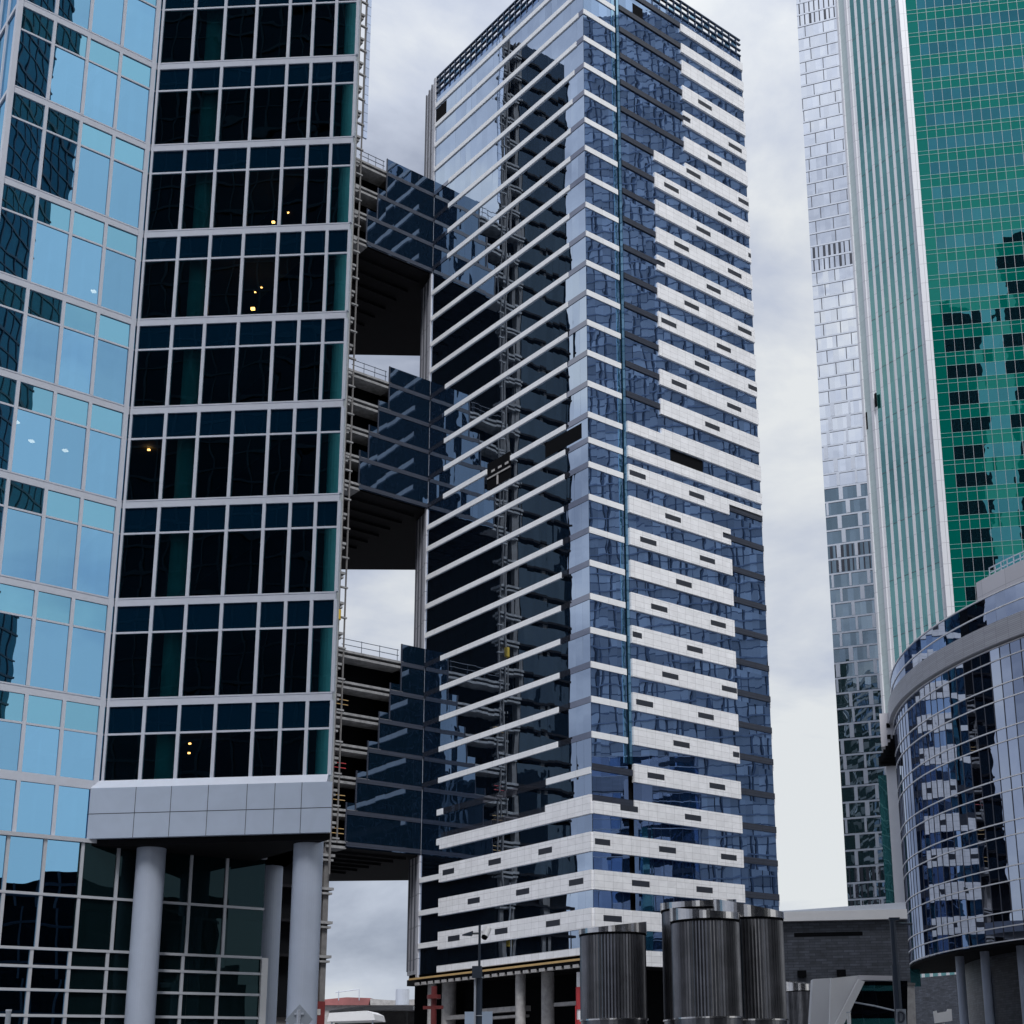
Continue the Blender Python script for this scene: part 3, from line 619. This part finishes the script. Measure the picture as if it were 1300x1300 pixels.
# ------------------------------------------------------------------ green tower
PG = aty(1177, 388, 230)
dG = math.radians(-7.45); WG = V3(math.cos(dG), math.sin(dG), 0); FG = Fr(PG, WG, (WG[1], -WG[0]))
dS = math.radians(180 - 52.5); WS = V3(math.cos(dS), math.sin(dS), 0); nS = V3(-WS[1], WS[0], 0)
FS = Fr(PG, WS, nS if nS[1] < 0 else -nS)
green = thing('green_tower', 'tall emerald green glass tower with a white ribbed side, at upper right', 'tower', (PG[0], PG[1], 0))
sS = FS.hit(1089, 200)[0]
P2 = FS.p(sS, 0, 0)
dP = math.radians(180 - 64); WP = V3(math.cos(dP), math.sin(dP), 0); nP = V3(-WP[1], WP[0], 0)
FP = Fr(P2, WP, nP if nP[1] < 0 else -nP)
sP = FP.hit(1076, 200)[0]
GH = 232
part('core', 'black', green, lambda m: m.prism([p[:2] for p in [FG.p(.4, 0, -.6), FG.p(62, 0, -.6), FG.p(62, 0, -40), P2 + V3(14, 30, 0), FP.p(sP, 0, -.6), FS.p(sS, 0, -.6)]], 0, GH))
zg = FG.hit(1240, 600)[1]
hits = [FG.hit(1240, y)[1] for y in (380 + 262 / 3.25 * 1, 380 + 375 / 3.25, 380 + 487 / 3.25, 380 + 600 / 3.25, 380 + 712 / 3.25)]
pitch = float(np.mean(np.diff(hits[::-1])))
z0g = hits[2] % pitch
nfl = int(GH / pitch)
for i in range(6, nfl):
    z = z0g + i * pitch
    part('spandrel', 'greenspan', green, lambda m: (m.panes(FG, .5, 62, z, z + pitch * .5, 1.75, 0, .004), m.panes(FG, .5, 2.6, z + pitch * .5, z + pitch, 1.75, 0, .004)))
    part('window_band', 'greenwin', green, lambda m: m.panes(FG, 2.6, 62, z + pitch * .5, z + pitch, 1.75, 0, .002))
    part('transom', 'greenline', green, lambda m: [m.fbox(FG, .5, 62, z + q, z + q + .06, -.05, .04) for q in (0.0, pitch * .34, pitch * .5)])
part('mullion', 'greypan', green, lambda m: [m.fbox(FG, 2.6 + 1.75 * k, 2.66 + 1.75 * k, 20, GH, -.05, .03) for k in range(34)])
part('podium', 'slate', green, lambda m: m.prism([p[:2] for p in [FG.p(60, 0, 1.5), FG.p(-1.5, 0, 1.5), FS.p(sS, 0, 1.5), FP.p(sP + 6, 0, 1.5), FP.p(sP + 6, 0, -20), FG.p(60, 0, -20)]], 0, 16.5))
part('corner_pier', 'fin', green, lambda m: m.fbox(FG, -.85, .5, 0, GH, -1.2, .35))
NFIN = 8
fw = sS / NFIN
for k in range(NFIN):
    part('fin', 'fin', green, lambda m: m.fbox(FS, (k + .64) * fw, (k + 1.0) * fw, 0, GH, -.3, .06))
part('ribbed_glass', 'stripeglass', green, lambda m: m.panes(FS, .9, sS, 0, GH, fw, 0, .003, rows=29))
part('floor_line', 'joint', green, lambda m: [m.fbox(FS, .9, sS, z0g + i * pitch * 2, z0g + i * pitch * 2 + .1, -.1, .02) for i in range(3, nfl // 2)])
part('pale_side', 'pale_green', green, lambda m: m.fbox(FP, .05, sP, 0, GH, -.5, .1))
part('side_edge', 'fin', green, lambda m: (m.fbox(FP, sP - .5, sP + .15, 0, GH, -.6, .4), m.fbox(FP, -.05, .75, 0, GH, -.4, .35)))
a_, b_ = FP.hit(1100, 535); c_2, d_2 = FP.hit(1111, 510)
parts('side_opening', 'black', green, [FB_(FP, a_ - .5, a_ + .5, b_ - 1.8, b_ + 1.8, 0, .14), FB_(FP, c_2 - .9, c_2 - .3, d_2 - 1.4, d_2 + 1.4, .2, .37)])

# ------------------------------------------------------------------ curved silver building
CX, CY, CR = 73.78, 141.6, 46.69
ZB, ZT = 12.2, 43.79
cur = thing('curved_building', 'curved mirror-glass building with thin white rails and a grey louvred band, at right', 'office building', (CX - CR * .9, CY - 20, 0))
T0, T1 = 158, 262
def pol(t, r, z): a = math.radians(t); return (CX + r * math.cos(a), CY + r * math.sin(a), z)
def ring(m, r0, r1, z0, z1, t0=T0, t1=T1, dt=1.65):
    n = max(2, int((t1 - t0) / dt))
    ts = [t0 + (t1 - t0) * i / n for i in range(n + 1)]
    for i in range(n):
        a, b = ts[i], ts[i + 1]; la, lb = math.radians(a) * r1, math.radians(b) * r1
        m.quad([pol(a, r1, z0), pol(b, r1, z0), pol(b, r1, z1), pol(a, r1, z1)], [(la, z0), (lb, z0), (lb, z1), (la, z1)], smooth=False)
        m.quad([pol(a, r0, z1), pol(a, r1, z1), pol(b, r1, z1), pol(b, r0, z1)]); m.quad([pol(a, r0, z0), pol(b, r0, z0), pol(b, r1, z0), pol(a, r1, z0)])
    for a, fl_ in ((t0, 0), (t1, 1)): m.quad([pol(a, r0, z0), pol(a, r1, z0), pol(a, r1, z1), pol(a, r0, z1)])
def cpanes(m, z0, z1, r=CR, t0=T0, t1=T1, dt=1.65):
    n = int((t1 - t0) / dt)
    for i in range(n):
        a, b = t0 + (t1 - t0) * i / n, t0 + (t1 - t0) * (i + 1) / n; j1 = random.gauss(0, .003); j2 = random.gauss(0, .004)
        m.quad([pol(a, r + j1 - j2, z0), pol(b, r - j1 - j2, z0), pol(b, r - j1 + j2, z1), pol(a, r + j1 + j2, z1)], None, (random.random(), random.random()))
zr = [43.79, 42.29, 41.04, 38.69, 37.5, 35.12, 33.74, 31.1, 29.88, 26.58, 25.37, 22.68, 21.41, 18.74, 17.45, 14.8, 13.55, 12.3]
zc = [43.79, 41.04, 38.69, 33.74, 29.88, 25.37, 21.41, 17.45, 12.2]
for a, b in zip(zc[:-1], zc[1:]):
    if a == 41.04: continue
    part('window_band', 'curved', cur, lambda m: cpanes(m, b, a))
for z in zr:
    part('rail', 'whitepaint', cur, lambda m: ring(m, CR - .1, CR + .09, z - .05, z + .05))
part('louvred_band', 'greypan', cur, lambda m: ring(m, CR - .6, CR + .5, 38.85, 40.9))
part('mullion', 'joint', cur, lambda m: [ring(m, CR - .05, CR + .03, zc[-1], 38.6, t - .05, t + .05, .1) for t in np.linspace(T0, T1, int((T1 - T0) / 1.65) + 1)])
part('core', 'black', cur, lambda m: ring(m, CR - 22, CR - .5, 12.3, 43.5, T0 + 1, T1, 3))
part('soffit', 'soffit', cur, lambda m: ring(m, CR - 22, CR - .02, 12.0, 12.2))
part('lower_wall', 'slate', cur, lambda m: ring(m, CR - 22, CR - 5.5, 0, 12.0, T0 - 26))
parts('entrance_glass', 'tealglass', cur, [(lambda m, t=t: ring(m, CR - 5.45, CR - 5.3, 1, 10.5, t, t + 2.2)) for t in (186, 199, 204)])
for t in (189, 196, 203.5, 209.5):
    q = pol(t, CR - 2.2, 0); part('column', 'column', cur, lambda m: m.cyl(q[0], q[1], 0, 12.0, .42, 20))
part('penthouse', 'parapet', cur, lambda m: ring(m, CR - 8, CR - 1.6, 43.8, 46.55, 202, T1))
part('penthouse_rail', 'silver', cur, lambda m: [ring(m, CR - 2.1, CR - 2.0, z, z + .08, 204, T1) for z in (47.0, 47.5)] + [ring(m, CR - 2.1, CR - 2.0, 46.5, 47.5, t, t + .1) for t in np.arange(204, T1, 1.1)])
part('side_fin', 'whitepaint', cur, lambda m: ring(m, CR - 1, CR + 1.15, 12.3, 34.6, 168.6, 169.6, .5))
part('side_fin', 'teal', cur, lambda m: ring(m, CR - 1, CR + 2.1, 10.2, 33.6, 166.8, 168.0, .6))
part('terrace', 'parapet', cur, lambda m: ring(m, CR - 3, CR + 1.5, 36.4, 40.2, 166.5, 170.6, .8))
part('terrace_bracket', 'black', cur, lambda m: [ring(m, CR - 1, CR + 1.9 - .28 * k, 34.3 + .35 * k, 35.3 + .35 * k, 169.7 + .2 * k, 170.6 + .2 * k, .4) for k in range(7)])
parts('terrace_opening', 'black', cur, [(lambda m, k=k: ring(m, CR + .4, CR + .8, 37.2 + k, 37.7 + k, 170.5, 170.75, .2)) for k in (0, 1.3)])

# ------------------------------------------------------------------ slate pavilion and white canopy at lower right
YS = 112
def pz(y, Y, x=1080): return float(aty(x, y, Y)[2])
xl, xr = aty(985, 1200, YS)[0], aty(1153, 1200, YS)[0]
FSl = Fr(V3(xl, YS, 0), (1, 0), (0, -1)); WSl = xr - xl
sla = thing('slate_pavilion', 'low dark slate-tiled building with a white eave, between the steel vents and the curved building', 'building', (xl, YS, 0))
part('wall', 'slate', sla, lambda m: m.fbox(FSl, 0, WSl, 0, pz(1169, YS), -20, 0))
part('eave', 'whitepaint', sla, lambda m: m.fbox(FSl, -.2, WSl, pz(1168.5, YS), pz(1156.5, YS), -1.5, .5))
z1_, z2_ = pz(1156, YS), pz(1147, YS)
part('roof', 'silver', sla, lambda m: m.box8([FSl.p(-.2, z1_, .2), FSl.p(WSl, z1_, .2), FSl.p(WSl, z1_, -19), FSl.p(-.2, z1_, -19), FSl.p(-.2, z1_ + .05, .1), FSl.p(WSl, z2_, .1), FSl.p(WSl, z2_ + .6, -19), FSl.p(-.2, z1_ + .1, -19)]))
s0_, s1_ = aty(1008, 1184, YS)[0] - xl, aty(1095, 1184, YS)[0] - xl
part('slot_window', 'black', sla, lambda m: m.fbox(FSl, s0_, s1_, pz(1188, YS), pz(1183, YS), -.1, .02))
parts('vent_box', 'black', sla, [FB_(FSl, aty(x, 1230, YS)[0] - xl, aty(x + 11, 1230, YS)[0] - xl, pz(1240, YS), pz(1231, YS), -.1, .3) for x in (1012, 1062)])

YC = 84
pav = thing('white_canopy', 'white wedge-shaped entrance canopy over dark glass, below the slate pavilion', 'canopy', aty(1090, 1300, YC))
def pp(x, y, Y=YC): return aty(x, y, Y)
def slabpoly(m, pts, Y, th):
    a = [aty(x, y, Y) for x, y in pts]; b = [p + V3(0, th, 0) for p in a]
    n = len(a); m.quad(a); m.quad(b[::-1])
    for i in range(n): k = (i + 1) % n; m.quad([a[i], b[i], b[k], a[k]])
part('wing_wall', 'fin', pav, lambda m: slabpoly(m, [(1026, 1340), (1064, 1340), (1056, 1241.5), (1032, 1243)], YC + 2.2, 1.2))
part('wedge', 'whitepaint', pav, lambda m: slabpoly(m, [(1052, 1340), (1066, 1310), (1092, 1238), (1055, 1242)], YC, .5))
part('ramp_edge', 'whitepaint', pav, lambda m: slabpoly(m, [(1040, 1340), (1052, 1340), (1098, 1246), (1090, 1243)], YC - .6, .5))
part('roof_edge', 'parapet', pav, lambda m: slabpoly(m, [(1090, 1244), (1142, 1245), (1142, 1239), (1090, 1238)], YC - .1, 6))
part('glass', 'offdark', pav, lambda m: slabpoly(m, [(1060, 1345), (1152, 1345), (1152, 1245), (1094, 1246)], YC + .6, .2))
parts('teal_strip', 'teal', pav, [lambda m: slabpoly(m, [(1090, 1258), (1141, 1258), (1141, 1251), (1093, 1251)], YC + .5, .08), lambda m: slabpoly(m, [(1066, 1318), (1137, 1318), (1137, 1293), (1068, 1293)], YC + .5, .08)])
part('handrail', 'silver', pav, lambda m: m.tube([aty(1082, 1272, YC + .3), aty(1110, 1277, YC + .3), aty(1140, 1284, YC + .3)], .05))
bl = thing('bollard', 'slim white bollard in front of the white canopy', 'bollard', aty(1078, 1340, 70))
q = aty(1078, 1300, 70); part('post', 'whitepaint', bl, lambda m: m.cyl(q[0], q[1], 0, float(aty(1078, 1286, 70)[2]), .1, 16))
part('cap', 'silver', bl, lambda m: m.cyl(q[0], q[1], float(aty(1078, 1286, 70)[2]), float(aty(1078, 1285, 70)[2]) + .02, .115, 16))

# pale pier and notice by the curved building's entrance
q0 = aty(1154, 1290, 100); pier = thing('pale_pier', 'pale stone pier in the shade left of the curved building entrance', 'pier', (q0[0], 100, 0))
part('shaft', 'concrete', pier, lambda m: slabpoly(m, [(1150, 1360), (1166, 1360), (1161, 1251), (1148, 1250)], 100, .9))
part('cap', 'concdark', pier, lambda m: slabpoly(m, [(1147, 1250), (1162, 1251), (1162, 1248), (1147, 1247)], 99.9, 1.1))
bs = thing('white_notice', 'white notice panel low under the curved building', 'sign', (aty(1198, 1290, 96)[0], 96, 0))
part('panel', 'whitepaint', bs, lambda m: slabpoly(m, [(1187, 1299), (1209, 1296), (1208, 1281), (1203, 1281), (1202, 1284), (1190, 1286), (1189, 1283), (1185, 1284)], 96, .15))
part('post', 'greypan', bs, lambda m: m.tube([(aty(1198, 1290, 96)[0], 96.1, 0), (aty(1198, 1296, 96)[0], 96.1, float(aty(1198, 1294, 96)[2]))], .08))

# ------------------------------------------------------------------ ribbed steel ventilation shafts
def vent(x0, x1, ytl, ytr, Y, ring_h, label, ybase=1296):
    xm = (x0 + x1) / 2
    c = aty(xm, 1230, Y); r = (aty(x1, 1230, Y)[0] - aty(x0, 1230, Y)[0]) / 2
    zl_, zr_ = float(aty(x0, ytl, Y)[2]), float(aty(x1, ytr, Y)[2])
    zb_ = min(zl_, zr_) - ring_h; zj = float(aty(xm, ybase, Y)[2])
    t = thing('ventilation_shaft', label, 'ventilation shaft', (c[0], Y, 0), 'ribbed steel ventilation shafts')
    part('shaft', 'shaft', t, lambda m: m.cyl(c[0], Y, zj + .05, zb_, r * .97, ribs=64, rib=.03))
    part('cap_ring', 'steel', t, lambda m: m.cyl(c[0], Y, zb_, 0, r, 64, caps=True, ztop=lambda ca, sa: (zl_ + zr_) / 2 + (zr_ - zl_) / 2 * ca + .12 * sa))
    part('shadow_gap', 'black', t, lambda m: m.cyl(c[0], Y, zb_ - .07, zb_ + .03, r * .985, 64))
    part('base_ring', 'steel', t, lambda m: m.cyl(c[0], Y, zj, zj + .05, r, 64))
    part('plinth', 'shaft', t, lambda m: m.cyl(c[0], Y, 0, zj, r * .96, 48))
    return t
vent(735, 822, 1179.5, 1170, 48, .22, 'separate ribbed steel shaft, leftmost of the row, its cap sloping up to the right')
vent(852, 942, 1152.5, 1158.5, 44, .26, 'foremost ribbed dark steel shaft of the tight cluster', 1294)
vent(840, 938, 1147, 1142, 49, .28, 'ribbed steel shaft half hidden behind the foremost shaft of the cluster')
vent(908, 998, 1141, 1158, 46, .24, 'tall ribbed steel shaft at the right of the cluster, cap sloping down to the right', 1297)
vent(996, 1032, 1246, 1249, 112 * .9, .5, 'small distant ribbed steel shaft in front of the white canopy wing', 1330)

# ------------------------------------------------------------------ street furniture
def pole(name, label, cat, x, ytop, Y):
    q = aty(x, ytop, Y); return thing(name, label, cat, (q[0], Y, 0)), q
YL = 62
t, q = pole('street_lamp', 'dark blue street lamp with a camera, in front of the banded tower', 'street lamp', 609, 1174, YL)
zt = float(q[2]); x = q[0]; dzp = lambda y: float(aty(606, y, YL)[2])
part('pole', 'lampmetal', t, lambda m: (m.cyl(x, YL, dzp(1229), zt, .055, 14), m.cyl(x, YL, 0, dzp(1229), .14, 16)))
xa = aty(587, 1186, YL)[0]
part('lamp_head', 'lampmetal', t, lambda m: m.box8([(xa, YL - .06, dzp(1187.5)), (x - .35, YL - .16, dzp(1188)), (x - .35, YL + .16, dzp(1188)), (xa, YL + .06, dzp(1187.5)), (xa, YL - .05, dzp(1186)), (x - .3, YL - .12, dzp(1182)), (x - .3, YL + .12, dzp(1182)), (xa, YL + .05, dzp(1186))]))
part('arm', 'lampmetal', t, lambda m: m.tube([(x - .4, YL, dzp(1185)), (x, YL, dzp(1185))], .05))
xs = aty(618, 1186, YL)[0]
part('camera_housing', 'whitepaint', t, lambda m: (m.tube([(xs + .06, YL, dzp(1179)), (xs - .06, YL - .25, dzp(1190))], .15, 16), m.box(x, xs, YL - .03, YL + .03, dzp(1184.5), dzp(1182.5))))
part('camera_lens', 'black', t, lambda m: m.tube([(xs - .06, YL - .255, dzp(1190)), (xs - .09, YL - .3, dzp(1192))], .13, 16))
part('control_box', 'lampmetal', t, lambda m: m.box(aty(600.5, 1235, YL)[0], aty(612, 1235, YL)[0], YL - .35, YL - .05, dzp(1242), dzp(1227)))
part('clamp', 'silver', t, lambda m: (m.cyl(x, YL, dzp(1241.5), dzp(1240.5), .19, 16), m.cyl(x, YL, dzp(1290), dzp(1289), .18, 16)))
part('conduit', 'silver', t, lambda m: m.tube([(aty(603.5, 1250, YL)[0], YL - .1, 0), (aty(603.5, 1250, YL)[0], YL - .1, dzp(1243))], .045))
hb = thing('hoarding', 'pale blue board fixed to the foot of the street lamp', 'board', (aty(607, 1290, 66)[0], 66, 0))
part('board', 'bluehoard', hb, lambda m: (slabpoly(m, [(590, 1330), (625, 1330), (625, 1284), (590, 1284.5)], 66, .08)))
part('stake', 'greypan', hb, lambda m: m.tube([(aty(598, 1290, 66)[0], 66.14, 0), (aty(598, 1290, 66)[0], 66.14, 3.2)], .05))

YR = 60
t, q = pole('street_lamp', 'dark pole with a short side arm beside the curved building', 'street lamp', 1133, 1168, YR)
zt = float(q[2]); x = q[0]
part('pole', 'lampmetal', t, lambda m: (m.cyl(x, YR, float(aty(1133, 1225, YR)[2]), zt, .13, 14), m.cyl(x, YR, 0, float(aty(1133, 1225, YR)[2]), .17, 14)))
part('head', 'lampmetal', t, lambda m: m.box(x - .15, x + .3, YR - .12, YR + .12, zt - .02, zt + .1))
part('arm', 'lampmetal', t, lambda m: m.tube([(x, YR, zt - .15), (x + .85, YR, zt - .19)], .05))
t2 = thing('letter_sign', 'small pale sign with a dark letter D beside the dark pole', 'sign', (aty(1144, 1290, 58)[0], 58, 0))
part('plate', 'signback', t2, lambda m: slabpoly(m, [(1138, 1302), (1151, 1302), (1150, 1281), (1138, 1281)], 58, .08))
def letterD(m):
    a = [aty(xx, yy, 57.96) for xx, yy in ((1141, 1297), (1141, 1284.5), (1145, 1284.5), (1147.5, 1287), (1147.8, 1291), (1147, 1295), (1145, 1297), (1141, 1297))]
    m.tube(a, .05, 6)
part('letter', 'lampmetal', t2, letterD)
part('post', 'greypan', t2, lambda m: m.tube([(aty(1144, 1295, 58)[0], 58.12, 0), (aty(1144, 1300, 58)[0], 58.12, float(aty(1144, 1296, 58)[2]))], .05))

YD = 30
q = aty(378, 1295, YD)
sg = thing('road_sign', 'grey back of a diamond-shaped road sign at the foot of the round column', 'road sign', (q[0], YD, 0))
part('plate', 'signback', sg, lambda m: slabpoly(m, [(362, 1295), (378.5, 1314), (397, 1294), (380.5, 1275)], YD, .02))
part('post', 'silver', sg, lambda m: m.tube([(aty(380, 1290, YD)[0], YD - .04, 0), (aty(380, 1282, YD)[0], YD - .04, float(aty(380, 1282, YD)[2]))], .045))
parts('bracket', 'silver', sg, [(lambda m, y=y: m.box(aty(374, 1290, YD)[0], aty(386, 1290, YD)[0], YD - .035, YD - .005, float(aty(380, y, YD)[2]) - .02, float(aty(380, y, YD)[2]) + .02)) for y in (1287, 1301)])
q = aty(11, 1284, 30)
bp_ = thing('metal_post', 'pale metal post top at the far left in front of the glass wall', 'post', (q[0], 30, 0))
part('shaft', 'signback', bp_, lambda m: m.cyl(q[0], 30, 0, float(q[2]), .055, 16))
part('cap', 'silver', bp_, lambda m: m.cyl(q[0], 30, float(q[2]), float(q[2]) + .04, .06, 16))
q = aty(551, 1262, 120)
rv = thing('red_standpipe', 'dark red pipe with a valve wheel under the left end of the banded tower', 'standpipe', (q[0], 120, 0))
rz = lambda y: float(aty(551, y, 120)[2])
part('pipe', 'darkred', rv, lambda m: m.cyl(q[0], 120, 0, rz(1252), .25, 14))
part('flange', 'darkred', rv, lambda m: m.box(q[0] - .9, q[0] + .8, 119.8, 120.2, rz(1281), rz(1277)))
part('valve', 'darkred', rv, lambda m: m.cyl(q[0], 120, rz(1268), rz(1263), .6, 14))

# ------------------------------------------------------------------ far buildings in the gap
q = aty(470, 1275, 330)
hall = thing('distant_hall', 'long distant hall with red and grey roof sheets, seen through the gap', 'building', (q[0], 330, 0))
part('wall', 'concrete', hall, lambda m: slabpoly(m, [(400, 1330), (540, 1330), (540, 1275), (400, 1275)], 330, 30))
part('roof', 'roofred', hall, lambda m: slabpoly(m, [(400, 1276), (470, 1276), (470, 1267), (440, 1266), (400, 1270)], 329, 20))
part('roof', 'concrete', hall, lambda m: slabpoly(m, [(468, 1276), (540, 1276), (540, 1268), (500, 1270), (470, 1268)], 329, 20))
part('roof_mast', 'silver', hall, lambda m: [m.tube([aty(430, 1270, 329), aty(430, 1258, 329)], .12), m.tube([aty(426, 1260, 329), aty(455, 1256, 329)], .1), m.tube([aty(456, 1270, 329), aty(456, 1256, 329)], .1)])
part('tank', 'silver', hall, lambda m: m.cyl(*aty(511, 1264, 326)[:2], float(aty(511, 1276, 326)[2]), float(aty(511, 1256, 326)[2]), 1.6, 18))
cn = thing('distant_canopy', 'flat white canopy roof in front of the distant hall', 'canopy', (aty(480, 1285, 200)[0], 200, 0))
parts('roof', 'whitepaint', cn, [lambda m: slabpoly(m, [(418, 1287), (461, 1281), (461, 1277), (418, 1283)], 200, 12), lambda m: slabpoly(m, [(461.3, 1282), (525, 1282), (525, 1277), (461.3, 1277)], 200, 12)])
part('wall', 'concdark', cn, lambda m: slabpoly(m, [(425, 1330), (530, 1330), (530, 1283), (425, 1288)], 204, 6))
part('post', 'concdark', cn, lambda m: m.tube([(aty(485, 1284, 200)[0], 200.5, 0), (aty(485, 1284, 200)[0], 200.5, float(aty(485, 1284, 200)[2]))], .2))
part('post', 'concdark', cn, lambda m: m.tube([(aty(515, 1284, 200)[0], 200.5, 0), (aty(515, 1284, 200)[0], 200.5, float(aty(515, 1284, 200)[2]))], .2))
tr = thing('white_marquee', 'white rounded tent roof low in the gap', 'tent', (aty(445, 1295, 150)[0], 150, 0))
part('roof', 'whitepaint', tr, lambda m: slabpoly(m, [(415, 1297), (476, 1295), (474, 1287), (466, 1283), (418, 1286)], 150, 6))
part('leg', 'silver', tr, lambda m: [m.tube([(aty(xx, 1296, 150)[0], 150.5, 0), (aty(xx, 1296, 150)[0], 150.5, float(aty(xx, 1295, 150)[2]))], .1) for xx in (420, 472)])

# ------------------------------------------------------------------ unseen towers added outside the frame for the glass to mirror
def offtower(x0, x1, y0, y1, h, mat, label, fl=4.1, band='offpale', bh=.7):
    t = thing('added_mirrored_tower', label, 'tower', ((x0 + x1) / 2, (y0 + y1) / 2, 0))
    part('glass', mat, t, lambda m: m.prism([(x0, y0), (x1, y0), (x1, y1), (x0, y1)], 0, h))
    part('floor_band', band, t, lambda m: [m.prism([(x0 - .2, y0 - .2), (x1 + .2, y0 - .2), (x1 + .2, y1 + .2), (x0 - .2, y1 + .2)], z, z + bh) for z in np.arange(6, h, fl)])
    part('mullion', 'joint', t, lambda m: [m.box(x, x + .25, y0 - .15, y0 - .01, 0, h) for x in np.arange(x0, x1, 2.8)] + [m.box(x, x + .25, y1 + .01, y1 + .15, 0, h) for x in np.arange(x0, x1, 2.8)] +
         [m.box(x0 - .15, x0 - .01, y, y + .25, 0, h) for y in np.arange(y0, y1, 2.8)] + [m.box(x1 + .01, x1 + .15, y, y + .25, 0, h) for y in np.arange(y0, y1, 2.8)])
    return t
offtower(-118, -34, -105, -62, 185, 'offdark', 'unseen dark bronze glass tower added behind the viewer to darken reflections', bh=.35, band='darkband')
offtower(118, 172, 62, 186, 245, 'offpanel', 'unseen pale panelled tower added right of the curved building for reflections', bh=.3, band='offpale')
offtower(128, 163.5, -92, -60, 260, 'offteal', 'unseen teal glass tower added behind the viewer for reflections, farthest right', bh=.4, band='darkband')
offtower(6, 65.5, -92, -60, 305, 'offdark', 'unseen slim dark tower added behind the viewer for reflections, lower of the close pair', bh=.35, band='darkband')
offtower(77.5, 112, -95, -60, 335, 'offdark', 'unseen tallest dark tower added behind the viewer for reflections', bh=.35, band='darkband')
offtower(72, 118, -34, 6, 24, 'offdark', 'unseen low dark block added behind the viewer to darken reflections', bh=.3, band='darkband')
